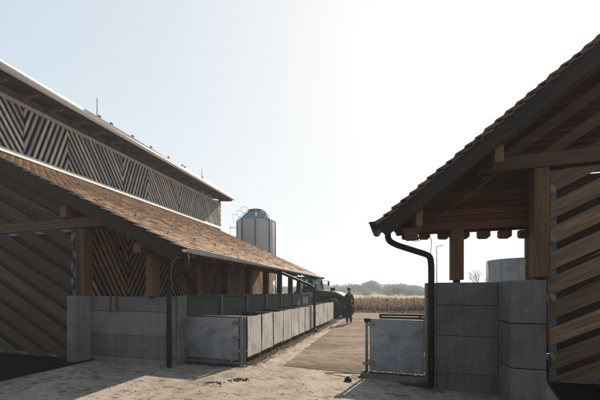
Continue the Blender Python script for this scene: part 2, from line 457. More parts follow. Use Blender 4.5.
# barge boards
for yb in (Y0 + .005, Y1 - .05):
    mb = MB(); p = Vector((XE + .0, yb, ZE)); q = p + sv * (SL + .1)
    mb.prism([p - nrm * .0, q - nrm * .0, q - nrm * .27, p - nrm * .24 - Vector((.12, 0, 0)) + Vector((0, 0, 0))], (0, .045, 0))
    mb.build('barge_board', M['barge'], barn)
    # small dark tile-edge board
mb = MB()
for i in range(15):
    y = Y0 + .35 + i * .76
    if y > Y1: break
    p = Vector((XE + .04, y, ZE + .0)) - nrm * .10; mb.beam(p, p + sv * (SL - .05), .09, .11, nrm).mark()
mb.each('rafter', M['wood_red'], barn)
# gutter with brackets
def gutter(x, z, ya, yb, r, name='gutter', mat='gutter', parent=barn):
    mb = MB(); n = 9; vs_ = []
    for y in (ya, yb):
        for rr in (r, r - .006):
            for k in range(n):
                a_ = math.pi + math.pi * k / (n - 1); vs_.append((x + rr * math.cos(a_), y, z + rr * math.sin(a_)))
    fs = []
    for k in range(n - 1):
        fs += [(k, k + 1, 2 * n + k + 1, 2 * n + k), (n + k, n + k + 1, 3 * n + k + 1, 3 * n + k), (k, k + 1, n + k + 1, n + k), (2 * n + k, 2 * n + k + 1, 3 * n + k + 1, 3 * n + k)]
    fs += [(0, n, 3 * n, 2 * n), (n - 1, 2 * n - 1, 4 * n - 1, 3 * n - 1)]
    mb.add(vs_, fs, True); mb.tube([(x + r, ya, z), (x + r, yb, z)], .009, 6)
    for y in (ya, yb):
        mb.prism([(x + r * math.cos(math.pi + math.pi * k / 8), y - .002, z + r * math.sin(math.pi + math.pi * k / 8)) for k in range(9)], (0, .004, 0))
    g = mb.build(name, M[mat], parent)
    k = MB(); y = ya + .15
    while y < yb:
        k.beam((x - r - .03, y, z + .01), (x + r + .004, y, z + .012), .022, .004)
        k.box(x + r + .001, x + r + .006, y - .011, y + .011, z - .05, z + .014).mark()
        y += .76
    k.each('gutter_bracket', M['steel'], g)
    return g
gutter(XE + .06, ZE + .0, Y0 - .04, Y1 + .05, .065)
# snow hooks on the tiles
mb = MB()
for rr, st in ((1.0, .95), (2.3, 1.3), (3.7, 1.25), (5.2, 1.4), (6.6, 1.6)):
    y = Y0 + .4 + rr * .21
    while y < Y1 - .2:
        p = Vector((XE, y, ZE)) + sv * rr + nrm * .05
        mb.beam(p, p + nrm * .07, .022, .01, sv); mb.beam(p + nrm * .065 - sv * .0, p + nrm * .03 - sv * .09, .02, .008, nrm).mark()
        y += st
mb.each('snow_hook', M['dark_metal'], barn)
# posts on the low wall and along the pens
PX = -5.05
def post(parent, x, y, z0, z1, w_=.2, d_=.2, mat='wood_post'):
    mb = MB(); mb.box(x - w_ / 2, x + w_ / 2, y - d_ / 2, y + d_ / 2, z0, z1)
    p = mb.build('post', M[mat], parent, .006)
    k = MB(); k.box(x - .05, x + .05, y - .05, y + .05, z0 - .05, z0 - .001)
    k.build('post_foot', M['dark_metal'], p)
    return p
for i in range(8):
    post(barn, PX, 5.52 + i * 1.55, 1.50, 2.415)
for i in range(0): pass
mb = MB(); mb.box(PX - .25, PX - .06, Y0 + .12, Y1 - .1, 2.42, 2.62); mb.build('eaves_purlin', M['wood_y'], barn, .006)
mb = MB(); mb.box(-7.39, -7.2, Y0 + .09, Y1 - .1, 3.31, 3.56); mb.build('middle_purlin', M['wood_y'], barn, .006)
post(barn, -6.93, 5.44, 1.50, 3.06, .24, .22)
mb = MB(); mb.box(-11, -6.05, 5.30, 5.52, 3.065, 3.30); mb.build('tie_beam', M['wood_x'], barn, .008)
# gable boarding (diagonal), behind the tie beam
def zroof(x): return ZE + (ZR - ZE) * (x - XE) / (XR - XE)
poly = [(-10.9, 3.31), (-6.1, 3.31), (-5.62, 3.0), (-5.62, zroof(-5.62) - .12), (-10.9, zroof(-10.9) - .12)]
poly = [(-10.9, 3.31), (-6.1, 3.31), (-6.1, zroof(-6.1) - .12), (-10.9, zroof(-10.9) - .12)]
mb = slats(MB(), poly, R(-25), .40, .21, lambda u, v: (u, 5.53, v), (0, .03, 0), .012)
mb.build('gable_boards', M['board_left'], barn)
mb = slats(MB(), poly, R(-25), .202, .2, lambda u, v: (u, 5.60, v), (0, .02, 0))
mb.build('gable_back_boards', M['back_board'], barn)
# slatted inner wall X=-7, chevrons
mb = MB(); ys_ = [5.55, 6.75, 8.3, 9.85, 11.4, 12.95, 14.5, 16.0, 17.4]
for i in range(len(ys_) - 1):
    poly = [(ys_[i] + .01, 1.35), (ys_[i + 1] - .01, 1.35), (ys_[i + 1] - .01, 3.62), (ys_[i] + .01, 3.62)]
    if ys_[i + 1] > Y1: poly = [(p[0], min(p[1], 3.62)) for p in poly]
    slats(mb, poly, R(62) if i % 2 else R(118), .135, .066, lambda u, v: (-7.0, u, v), (-.035, 0, 0), .004)
mb.build('slatted_inner_wall', M['slat_brown'], barn)
mb = MB(); mb.box(-7.2, -7.12, 5.6, 15.9, 1.2, 3.3); mb.build('inner_wall_backing', M['dark_wood'], barn)
mb = MB(); mb.box(-7.2, -7.0, 5.6, 17.4, 0, 1.34); mb.build('inner_wall_base', M['concrete_dark'], barn)
# clerestory
CX = -10.95; CZ0, CZ1 = 5.78, 7.28; CY1 = 18.0
bounds = [3.2, 5.2, 6.65, 8.0, 10.3, 11.7, 13.9, 16.2, CY1]
mb = MB(); ang = [118, 64, 116, 66, 114, 66, 114, 66]
ang = [62, 116, 64, 116, 64, 116, 64, 116]
ang = [118, 118, 64, 116, 66, 116, 66, 116]
ang = [73, 120, 73, 120, 73, 120, 73, 120]
for i in range(len(bounds) - 1):
    poly = [(bounds[i] + .006, CZ0), (bounds[i + 1] - .006, CZ0), (bounds[i + 1] - .006, CZ1), (bounds[i] + .006, CZ1)]
    slats(mb, poly, R(ang[i]), .155, .070, lambda u, v: (CX, u, v), (-.04, 0, 0), .004)
mb.build('clerestory_slats', M['slat_grey'], barn)
mb = MB(); mb.box(CX - .62, CX - .55, 3.2, CY1 - .1, 5.2, 7.6); mb.build('clerestory_backing', M['black'], barn)  # black sheet painting in the dark interior between the slats
mb = MB(); mb.box(CX - .055, CX + .015, 3.2, CY1, CZ1 + .003, CZ1 + .12); mb.build('clerestory_top_rail', M['slat_grey'], barn)
# flashing: sloped sheet over the top of the tiles
mb = MB(); mb.prism([(CX + .02, 3.2, 5.80), (CX + .09, 3.2, 5.80), (CX + .34, 3.2, 5.60), (CX + .34, 3.2, 5.57), (CX + .02, 3.2, 5.67)], (0, CY1 - 3.2 + .1, 0))
mb.build('ridge_flashing', M['flash'], barn)
# upper roof
EX = -10.30
mb = MB()
mb.prism([(EX, 2.6, 7.74), (EX, 2.6, 7.80), (-19, 2.6, 9.75), (-19, 2.6, 9.69)], (0, CY1 + .30 - 2.6, 0)); mb.build('upper_roof_sheet', M['roof_metal'], barn)
mb = MB()
for i in range(44):
    y = 2.75 + i * .36
    mb.prism([(EX + .01, y, 7.805), (EX + .01, y, 7.85), (-14, y, 8.75), (-14, y, 8.70)], (0, .05, 0))
mb.build('roof_ribs', M['roof_metal'], barn)
mb = MB(); mb.prism([(EX - .03, 2.62, 7.60), (EX - .03, 2.62, 7.63), (CX - .25, 2.62, 7.78), (CX - .25, 2.62, 7.75)], (0, CY1 + .25 - 2.62, 0)); mb.build('soffit_boards', M['dark_wood'], barn)
mb = MB()
for i in range(21):
    y = 2.8 + i * .76; mb.prism([(EX - .04, y, 7.50), (EX - .04, y, 7.595), (CX - .2, y, 7.735), (CX - .2, y, 7.58)], (0, .08, 0)).mark()
mb.each('rafter', M['wood_x'], barn)
mb = MB(); mb.box(EX - .03, EX + .0, 2.6, CY1 + .30, 7.55, 7.735); mb.build('fascia', M['barge'], barn)
gutter(EX + .105, 7.72, 2.6, CY1 + .30, .10, 'upper_gutter')
MB().tube([(EX + .02, 2.6, 7.87), (EX + .02, 8.0, 7.85)], .06, 14).build('edge_roll', M['flash'], barn)
MB().tube([(EX + .02, 8.02, 7.87), (EX + .02, CY1 + .3, 7.845)], .055, 14).build('edge_roll', M['flash'], barn)
mb = MB(); mb.prism([(EX - .1, CY1 + .25, 7.55), (EX - .1, CY1 + .25, 7.77), (-19, CY1 + .25, 9.74), (-19, CY1 + .25, 9.5)], (0, .04, 0)); mb.build('barge_board', M['flash'], barn)
# clerestory end wall + main hall end walls
mb = MB(); mb.prism([(CX - .05, 0, 0), (-19, 0, 0), (-19, 0, 9.4), (CX - .05, 0, 7.55)], (0, .1, 0))
for v in mb.v: v.y += CY1 - .1
mb.build('end_wall', M['board_left'], barn)
mb = MB(); mb.box(-19, -18.9, 3.2, CY1, 0, 9.4); mb.build('back_wall', M['board_left'], barn)
# lightning rod and clamps on the upper roof edge
mb = MB()
for y, h in ((8.55, .62), (14.9, .5)): mb.tube([(-10.28, y, 7.9), (-10.28, y, 7.96 + h)], .012, 6).mark()
mb.each('lightning_rod', M['dark_metal'], barn)
mb = MB()
for y in (8.6, 9.1, 10.1, 11.1, 12.2, 13.2, 13.4, 14.9): mb.box(-10.31, -10.25, y, y + .09, 7.90, 8.0).mark()
mb.each('roof_clamp', M['dark_metal'], barn)
# barn door, left
door = None
mb = MB(); px0, px1, dz0, dz1 = -10.9, -6.99, .06, 3.04
poly = [(px0, dz0), (px1, dz0), (px1, dz1), (px0, dz1)]
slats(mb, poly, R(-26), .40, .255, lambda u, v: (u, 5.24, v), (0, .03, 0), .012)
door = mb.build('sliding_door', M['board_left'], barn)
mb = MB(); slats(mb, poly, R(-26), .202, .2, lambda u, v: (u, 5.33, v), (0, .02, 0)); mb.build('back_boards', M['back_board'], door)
mb = MB(); mb.box(px1 - .075, px1, 5.275, 5.325, dz0, dz1); mb.box(px0, px1 - .08, 5.275, 5.325, dz0, dz0 + .07); mb.box(px0, px1 - .08, 5.275, 5.325, dz1 - .07, dz1)
mb.build('steel_frame', M['frame_blue'], door)
mb = MB()
for z in (2.75, 2.1, 1.75): mb.box(px1 - .03, px1 + .03, 5.2, 5.23, z, z + .12); mb.tube([(px1 + .01, 5.2, z - .04), (px1 + .01, 5.2, z + .16)], .016, 8)
mb.build('hinge', M['steel'], door)
# downpipes
def smooth_path(pts, r=.12, n=5):
    pts = [Vector(p) for p in pts]; out = [pts[0]]
    for i in range(1, len(pts) - 1):
        a_, b_, c_ = pts[i - 1], pts[i], pts[i + 1]
        d1 = (a_ - b_); d2 = (c_ - b_); rr = min(r, d1.length * .45, d2.length * .45)
        p = b_ + d1.normalized() * rr; q = b_ + d2.normalized() * rr
        for k in range(n + 1):
            t = k / n; out.append(p * (1 - t) ** 2 + b_ * 2 * t * (1 - t) + q * t * t)
    out.append(pts[-1]); return out
dp = MB().tube(smooth_path([(-3.90, 5.13, 2.40), (-3.90, 5.17, 2.10), (-4.52, 5.40, 1.82), (-4.52, 5.40, .02)], .14), .052, 12).build('downpipe', M['dark_metal'], barn)
k = MB()
for z in (1.55, .8, .2): k.lathe((-4.52, 5.40), [(.056, z), (.062, z), (.062, z + .035), (.056, z + .035)], 14).mark()
k.each('pipe_clip', M['dark_metal'], dp)
dp = MB().tube(smooth_path([(-3.89, 10.3, 2.38), (-3.89, 10.35, 2.27), (-3.05, 11.45, 1.82), (-3.02, 11.75, 1.72), (-3.02, 11.80, .12), (-2.92, 11.7, .05)], .1), .05, 12).build('downpipe', M['dark_metal'], barn)
k = MB().lathe((-3.02, 11.79), [(.055, .75), (.062, .75), (.062, .79), (.055, .79)], 14); k.build('pipe_clip', M['dark_metal'], dp)
mb = MB().tube(smooth_path([(-4.02, 5.10, 2.28), (-4.2, 5.12, 2.2), (-4.32, 5.2, 1.95), (-4.3, 5.3, 1.5)], .1), .008, 6); mb.build('earth_cable', M['steel'], barn)

# ---------------------------------------------------------------- LEFT CONCRETE WALL
def block_wall(name, x0, x1, y0, y1, z0, z1, joints, label, parts, mat='concrete_wall'):
    t = empty(name, ((x0 + x1) / 2, (y0 + y1) / 2, 0), label, 'wall')
    zz = [z0] + joints + [z1]
    for i in range(len(zz) - 1):
        MB().box(x0, x1, y0, y1, zz[i] + .005, zz[i + 1] - .005).build('concrete_course', M[mat], t, .008)
    MB().box(x0 + .02, x1 - .02, y0 + .018, y1 - .018, z0 + .01, z1 - .01).build('wall_core', M['concrete_dark'], t)
    return t
wl = block_wall('concrete_wall', -6.885, -4.60, 5.50, 5.72, -.06, 1.49, [.12, .62, 1.15], 'waist-high shaded concrete wall with the red straps below the left barn posts', None)
MB().box(-7.05, -6.78, 5.12, 5.495, -.06, 1.50).build('wall_pier', M['concrete_wall'], wl, .01)
MB().box(-4.98, -4.595, 5.74, 6.02, -.06, 1.50).build('wall_end', M['concrete_wall'], wl, .01)
# straps over the wall
def strap(x, ln, label):
    mb = MB(); w_ = .045
    pts = [(5.60, 1.497), (5.50, 1.497), (5.484, 1.48), (5.480, 1.3), (5.484, 1.49 - ln)]
    for (ya, za), (yb, zb) in zip(pts, pts[1:]):
        mb.hexa([(x - w_ / 2, ya, za), (x + w_ / 2, ya, za), (x + w_ / 2, yb, zb), (x - w_ / 2, yb, zb)], [(x - w_ / 2, ya - .006, za + .005), (x + w_ / 2, ya - .006, za + .005), (x + w_ / 2, yb - .006, zb + .002), (x - w_ / 2, yb - .006, zb + .002)])
    s_ = mb.build('strap', M['red'], None, origin=(x, 5.48, 1.49 - ln)); tag(s_, label, 'strap', 'red straps on the left concrete wall')
strap(-6.20, .37, 'longer dark red strap hanging over the left concrete wall top')
strap(-6.03, .29, 'shorter dark red strap hanging over the left concrete wall top')

# ---------------------------------------------------------------- PEN: outer fence
fence = empty('pen_fence', (-3.1, 11.5, 0), 'long row of pale galvanised sheet panels on posts beside the road', 'fence')
FX = -3.10; ya = 6.17; pw = .765; nf = 13
for i in range(nf + 1):
    y = ya + i * pw
    p = MB().box(FX - .10, FX - .045, y - .03, y + .03, -.05, 1.04).build('fence_post', M['steel'], fence, .004)
for i in range(nf):
    y0 = ya + i * pw + .035; y1 = ya + (i + 1) * pw - .035
    b = random.uniform(-.012, .012); z0 = .16 + random.uniform(-.012, .012); z1 = 1.035 + random.uniform(-.006, .006)
    mb = MB(); nx, nz = 6, 8; vs_ = []; 
    for off in (0, -.012):
        for j in range(nz + 1):
            for k in range(nx + 1):
                y = y0 + (y1 - y0) * k / nx; z = z0 + (z1 - z0) * j / nz
                x = FX + off + b * (k / nx - .5) + .012 * noise.noise(Vector((y * 1.9, z * 1.6, i * 3.3)))
                vs_.append((x, y, z))
    m_ = (nx + 1) * (nz + 1); fs = []
    for j in range(nz):
        for k in range(nx):
            a_ = j * (nx + 1) + k; q = (a_, a_ + 1, a_ + nx + 2, a_ + nx + 1)
            fs.append(q); fs.append(tuple(m_ + t for t in q[::-1]))
    ed = [k for k in range(nx + 1)] + [(j) * (nx + 1) + nx for j in range(1, nz + 1)] + [nz * (nx + 1) + k for k in range(nx - 1, -1, -1)] + [j * (nx + 1) for j in range(nz - 1, 0, -1)]
    for q in range(len(ed)): a_, b_ = ed[q], ed[(q + 1) % len(ed)]; fs.append((a_, b_, m_ + b_, m_ + a_))
    mb.add(vs_, fs, False)
    pn = mb.build('fence_panel', M['galv'], fence)
    r_ = MB(); r_.box(FX - .034, FX - .020, y0, y1, z1 - .04, z1 - .006).mark().box(FX - .034, FX - .020, y0, y1, z0 + .004, z0 + .045).mark()
    r_.each('panel_frame', M['steel'], pn)
# end gate
gate = empty('pen_gate', (-3.9, 6.1, 0), 'dented blue-grey sheet gate closing the near end of the left pens', 'gate')
GY = 6.07
mb = MB(); nx, nz = 24, 14; g0, g1, h0, h1 = -4.60, -3.27, .10, 1.02
vs_ = []
for off in (0, .014):
    for j in range(nz + 1):
        for k in range(nx + 1):
            x = g0 + (g1 - g0) * k / nx; z = h0 + (h1 - h0) * j / nz
            vs_.append((x, GY + off + .03 * noise.noise(Vector((x * 1.7, z * 2.0, 4))), z))
m_ = (nx + 1) * (nz + 1); fs = []
for j in range(nz):
    for k in range(nx):
        a_ = j * (nx + 1) + k; q = (a_, a_ + 1, a_ + nx + 2, a_ + nx + 1); fs.append(q); fs.append(tuple(m_ + t for t in q[::-1]))
ed = list(range(nx + 1)) + [j * (nx + 1) + nx for j in range(1, nz + 1)] + [nz * (nx + 1) + k for k in range(nx - 1, -1, -1)] + [j * (nx + 1) for j in range(nz - 1, 0, -1)]
for q in range(len(ed)): a_, b_ = ed[q], ed[(q + 1) % len(ed)]; fs.append((a_, b_, m_ + b_, m_ + a_))
mb.add(vs_, fs, False); mb.build('gate_panel', M['galv_blue'], gate)
MB().tube([(g0 - .03, GY + .03, h0), (g0 - .03, GY + .03, h1 + .03)], .022, 10).tube([(g0 - .03, GY + .045, h1 + .025), (g1, GY + .045, h1 + .025)], .016, 8).build('gate_frame', M['steel'], gate)
for x in (g0 + .04, g1 - .04):
    for z in (.22, .88):
        MB().box(x - .07, x + .07, GY - .035, GY - .018, z, z + .07).build('hinge_plate', M['steel'], gate)
bl = MB()
for x in (g0 + .04, g1 - .04):
    for z in (.22, .88):
        for d_ in (-.045, .045): bl.tube([(x + d_, GY - .045, z + .035), (x + d_, GY - .034, z + .035)], .009, 8).mark()
bl.each('bolt', M['dark_metal'], gate)
MB().tube([(g1 - .10, GY - .05, .60), (g1 + .06, GY - .05, .60)], .011, 8).box(g1 - .10, g1 - .03, GY - .045, GY - .02, .57, .63).build('latch', M['steel'], gate)
MB().box(-3.225, -3.165, 6.05, 6.11, -.05, 1.06).build('gate_post', M['steel'], gate, .004)
MB().box(-4.59, -3.15, 6.0, 6.16, -.06, .07).build('gate_kerb', M['concrete_dark'], gate, .01)
# inner pen partitions
part = empty('pen_partition', (-4.65, 11.5, 0), 'dark pen boards with pale posts standing under the left barn eave', 'fence')
yy = 6.05; k = 0
while yy < 17.8:
    MB().box(-4.665, -4.61, yy - .028, yy + .028, -.05, 1.515).build('partition_post', M['steel'], part, .003)
    if yy + 1.55 < 18:
        MB().box(-4.685, -4.668, yy + .01, yy + 1.57, .05, 1.50).build('partition_board', M['panel_dark'], part)
        MB().box(-4.67, -4.62, yy + .04, yy + 1.53, 1.47, 1.51).build('partition_rail', M['panel_dark'], part)
    yy += 1.58
for i in range(7):
    y = 7.2 + i * 1.58
    cr = MB().box(-4.6, -3.24, y - .012, y + .012, .1, .93).build('cross_board', M['panel_dark'], part)
    MB().tube([(-4.6, y, .955), (-3.24, y, .955)], .02, 8).build('cross_rail', M['steel'], cr)
mb = MB(); v_, f_ = grid(rng(-4.6, -3.16, .12), rng(6.2, 16.2, .15), lambda x, y: .05 + .10 * abs(noise.noise(Vector((x * 2, y * 2, 1))))); mb.add(v_, f_, True)
tag(mb.build('straw_bedding', M['manure']), kind='stuff', label='dark trodden straw bedding inside the left pens', cat='straw')

# debris along the fence foot
mb = MB()
def blade(mb, p, d, l, w_):
    s = Vector((-d[1], d[0], 0)).normalized() * w_
    mb.add([p - s, p + s, p + Vector(d) * l + s * .5, p + Vector(d) * l - s * .5], [(0, 1, 2, 3)])
for i in range(5200):
    y = 6.1 + 10.5 * random.random(); x = -3.02 + abs(random.gauss(0, .16)) - .12
    a_ = random.uniform(0, 6.28); z = gh(x, y) + random.uniform(.004, .03 + .03 * max(0, noise.noise(Vector((x * 3, y * 1.5, 0)))))
    d = Vector((math.cos(a_), math.sin(a_), random.uniform(-.25, .35))).normalized()
    blade(mb, Vector((x, y, z)), d, random.uniform(.03, .12), random.uniform(.003, .012))
for i in range(900):
    x = random.uniform(-4.5, -3.0); y = 5.98 - abs(random.gauss(0, .08)); a_ = random.uniform(0, 6.28)
    blade(mb, Vector((x, y, gh(x, y) + random.uniform(.003, .02))), Vector((math.cos(a_), math.sin(a_), random.uniform(-.1, .3))).normalized(), random.uniform(.03, .1), .006)
for i in range(900):
    if i % 2: x = random.uniform(-.6, .5); y = random.uniform(5.9, 6.02); z = .078
    else: x = random.uniform(-4.55, -3.2); y = random.uniform(6.0, 6.15); z = .072
    a_ = random.uniform(0, 6.28)
    blade(mb, Vector((x, y, z + random.uniform(0, .015))), Vector((math.cos(a_), math.sin(a_), random.uniform(-.05, .3))).normalized(), random.uniform(.02, .07), random.uniform(.004, .014))
tag(mb.build('straw_litter', M['debris']), kind='stuff', label='loose straw and dirt along the foot of the pale fence', cat='litter')
# clods on the yard
mb = MB()
def clod(mb, c, r):
    n = 7; vs_ = [(c.x, c.y, c.z + r * .7)]
    for k in range(n):
        a_ = 6.283 * k / n; q = r * random.uniform(.6, 1.2); vs_.append((c.x + q * math.cos(a_), c.y + q * math.sin(a_), c.z + r * .35))
    for k in range(n):
        a_ = 6.283 * k / n; q = r * random.uniform(.8, 1.4); vs_.append((c.x + q * math.cos(a_), c.y + q * math.sin(a_), c.z - .004))
    fs = [(0, 1 + k, 1 + (k + 1) % n) for k in range(n)] + [(1 + k, 8 + k, 8 + (k + 1) % n, 1 + (k + 1) % n) for k in range(n)]
    mb.add(vs_, fs)
for i in range(520):
    if i < 300: x = random.uniform(-5, 1); y = random.uniform(3.6, 6)
    else: x = random.uniform(-3, -.5); y = random.uniform(6, 17)
    clod(mb, Vector((x, y, gh(x, y) + .004)), random.choice([.003, .004, .006, .009]) * random.uniform(.7, 1.3))
for cx_, cy_ in ((-2.75, 4.95), (-3.0, 4.75), (-2.6, 5.05)):
    for i in range(22):
        x = cx_ + random.gauss(0, .09); y = cy_ + random.gauss(0, .035); clod(mb, Vector((x, y, gh(x, y) + .003)), random.uniform(.012, .026))
tag(mb.build('dirt_clods', M['debris']), kind='stuff', label='small clods of dirt scattered over the concrete yard', cat='dirt')

# ---------------------------------------------------------------- RIGHT BARN
rb = empty('open_shed', (3.5, 6, 0), 'steep-roofed timber shed with clay tiles on the right of the yard', 'shed')
TA = math.atan(.795); s2 = Vector((math.cos(TA), 0, math.sin(TA))); n2 = Vector((-s2.z, 0, s2.x))
O2 = Vector((-.27, 5.20, 2.70))
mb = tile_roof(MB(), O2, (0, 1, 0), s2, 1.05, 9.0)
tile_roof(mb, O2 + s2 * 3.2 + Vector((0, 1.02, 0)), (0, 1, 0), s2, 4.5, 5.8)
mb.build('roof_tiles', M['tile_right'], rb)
def under(x): return O2.z + .795 * (x - O2.x)      # height of tile underside plane
def slab(mb, x0, x1, y0, y1, d0, d1):
    A_ = [Vector((x, y, under(x))) for x, y in ((x0, y0), (x1, y0), (x1, y1), (x0, y1))]
    mb.hexa([p - n2 * d1 for p in A_], [p - n2 * d0 for p in A_])
mb = MB(); x = -.2
while x < 7: 
    slab(mb, x, x + .135, 5.27, 6.18 if x < 2.3 else 10.6, .028, .05); x += .14
mb.build('roof_boards', M['wood_red'], rb)
mb = MB(); p = Vector((-.30, 5.205, under(-.30)))
q = p + s2 * 9.2
mb.prism([p - n2 * .01, q - n2 * .01, q - n2 * .25, p - n2 * .25 + s2 * .02], (0, .045, 0)); mb.build('barge_board', M['barge'], rb)
mb = MB(); k_ = 0
while k_ * .17 < 9:
    b_ = p + s2 * (k_ * .17 + .02) + Vector((0, -.03, 0)) + n2 * random.uniform(-.006, .006)
    mb.hexa([b_ + n2 * .0, b_ + n2 * .0 + Vector((0, .2, 0)), b_ + s2 * .24 - n2 * .035 + Vector((0, .2, 0)), b_ + s2 * .24 - n2 * .035], [b_ + n2 * .06, b_ + n2 * .06 + Vector((0, .2, 0)), b_ + s2 * .24 + n2 * .015 + Vector((0, .2, 0)), b_ + s2 * .24 + n2 * .015]); k_ += 1
mb.build('verge_tiles', M['tile_right'], rb)
mb = MB()
for y in (5.42, 6.08): slab(mb, -.1, 7, y - .05, y + .05, .052, .20); mb.mark()
for y in (6.8, 7.6, 8.4, 9.2, 10.0): slab(mb, 2.3, 7, y - .05, y + .05, .052, .20); mb.mark()
mb.each('rafter', M['wood_x'], rb)
# purlins (ends show at the verge)
for xa, xb in ((.32, .42), (1.42, 1.54), (3.6, 3.75)):
    zt = under(xa) - .26
    MB().box(xa, xb, 5.262, 6.15 if xa < 2 else 10.5, zt - .26, zt).build('purlin', M['wood_y'], rb, .006)
# far gable boarding: horizontal boards hanging above the open bay
mb = MB(); z = 2.66
zs = []
while z < 8.0: zs.append(z); z += .105
for z in zs:
    xa = max(.02, O2.x + (z + .08 - O2.z) / .795); xb = max(.02, O2.x + (z + .20 - O2.z) / .795); xr_ = 2.32 if z < 3.6 else 7.0
    mb.hexa([(xa, 6.17, z), (xr_, 6.17, z), (xr_, 6.20, z), (xa, 6.20, z)], [(xb, 6.20, z + .12), (xr_, 6.20, z + .12), (xr_, 6.23, z + .12), (xb, 6.23, z + .12)])
mb.build('horizontal_boards', M['wood_red'], rb)
for i, x in enumerate((.12, .42, .74, 1.06, 1.38, 1.70, 2.0)):
    zb = 2.57 - .035 * (x - .1)
    MB().prism([(x, 6.05, zb + .03), (x + .03, 6.05, zb), (x + .15, 6.05, zb - .005), (x + .19, 6.05, zb + .03), (x + .19, 6.05, zb + .13), (x, 6.05, zb + .13)], (0, .12, 0)).build('joist_end', M['wood_red'], rb, .004)
MB().box(.05, 2.3, 5.96, 6.04, 2.68, 2.82).build('wall_plate', M['wood_red'], rb, .005)
# rafter tail block under the eave
MB().prism([(.13, 5.30, 2.62), (.31, 5.30, 2.63), (.37, 5.30, 2.44), (.18, 5.30, 2.43)], (0, .12, 0)).build('rafter_tail', M['wood_red'], rb, .004)
mb = MB(); mb.tube(smooth_path([(.22, 5.33, 2.44), (.35, 5.34, 2.40), (.50, 5.36, 2.52), (.58, 5.5, 2.46), (.575, 5.7, 2.2)], .12), .005, 5); mb.build('cable', M['dark_metal'], rb)
MB().tube(smooth_path([(.62, 5.9, 2.84), (1.4, 5.7, 3.35), (1.75, 5.68, 3.72), (1.9, 5.68, 3.7)], .2), .006, 5).build('cable', M['steel'], rb)
# gutter stub
gutter(-.34, 2.74, 5.19, 6.25, .07, 'gutter', 'dark_metal', rb)
# posts, beam
post(rb, 1.03, 6.0, 1.80, 2.67, .2, .2)
post(rb, 2.15, 5.72, 1.82, 3.50, .2, .2)
MB().box(1.28, 8, 5.60, 5.84, 3.505, 3.72).build('tie_beam', M['wood_x'], rb, .008)
mb = MB()
for k_ in range(3):
    a0 = Vector((1.62 + k_ * .62, 5.95, 3.74)); mb.beam(a0 + n2 * .0, a0 + Vector((math.cos(R(35)), 0, math.sin(R(35)))) * 4.2, .07, .17, n2).mark()
mb.each('brace', M['wood_x'], rb, .006)
# door
poly = [(2.27, .22), (5.8, .22), (5.8, 3.47), (2.27, 3.47)]
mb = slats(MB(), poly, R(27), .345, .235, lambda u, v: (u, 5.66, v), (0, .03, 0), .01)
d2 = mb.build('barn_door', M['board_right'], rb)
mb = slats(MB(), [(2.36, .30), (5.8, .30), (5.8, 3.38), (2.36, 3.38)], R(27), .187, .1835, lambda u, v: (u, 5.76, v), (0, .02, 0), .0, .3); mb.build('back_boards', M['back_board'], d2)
mb = MB(); mb.box(2.28, 2.37, 5.70, 5.745, .22, 3.47); mb.box(2.375, 5.8, 5.70, 5.745, .22, .29); mb.box(2.375, 5.8, 5.70, 5.745, 3.39, 3.47); mb.build('steel_frame', M['frame_blue'], d2)
for z in (3.1, 2.35, 1.45, .55):
    h_ = MB(); h_.box(2.2, 2.33, 5.635, 5.655, z, z + .1); h_.tube([(2.27, 5.625, z - .02), (2.27, 5.625, z + .12)], .018, 8); h_.build('hinge', M['steel'], d2)
# shed rear/side walls (dark interior)
MB().box(6.9, 7.0, 5.9, 10.6, 0, 7.5).build('side_wall', M['board_right'], rb)
MB().box(2.4, 6.9, 10.42, 10.5, 0, 1.6).build('rear_wall', M['board_right'], rb)
MB().box(3.55, 6.9, 10.3, 10.4, 0, 4.6).build('rear_wall', M['board_right'], rb)
MB().box(2.33, 2.40, 6.4, 10.4, 0, 1.6).build('side_wall', M['board_right'], rb)
# downpipe right
dp = MB().tube(smooth_path([(-.12, 5.62, 2.78), (-.12, 5.68, 2.50), (.03, 5.75, 2.42), (.58, 5.78, 2.22), (.60, 5.79, 2.05), (.60, 5.79, -.05)], .13), .053, 12).build('downpipe', M['dark_metal'], rb)
k = MB()
for z in (1.5, .4): k.lathe((.60, 5.79), [(.056, z), (.064, z), (.064, z + .04), (.056, z + .04)], 14).mark()
k.each('pipe_clip', M['dark_metal'], dp)

# right wall
wr = block_wall('concrete_wall', .69, 1.64, 5.90, 6.12, -.25, 1.76, [.18, .83, 1.36], 'tall concrete wall with stained foot behind the right downpipe', None)
MB().box(.52, .685, 5.86, 6.14, -.25, 1.75).build('wall_end', M['concrete_wall'], wr, .01)
for za, zb in ((-.25, .45), (.46, 1.12), (1.13, 1.77)):
    MB().box(1.645, 2.10, 5.34, 6.12, za, zb - .004).build('wall_pier', M['concrete_dark'], wr, .012)
rib = MB()
for i in range(17): rib.box(.71 + i * .054, .722 + i * .054, 5.888, 5.899, -.2, .17)
rib.build('ribbed_foot', M['concrete_wall'], wr)
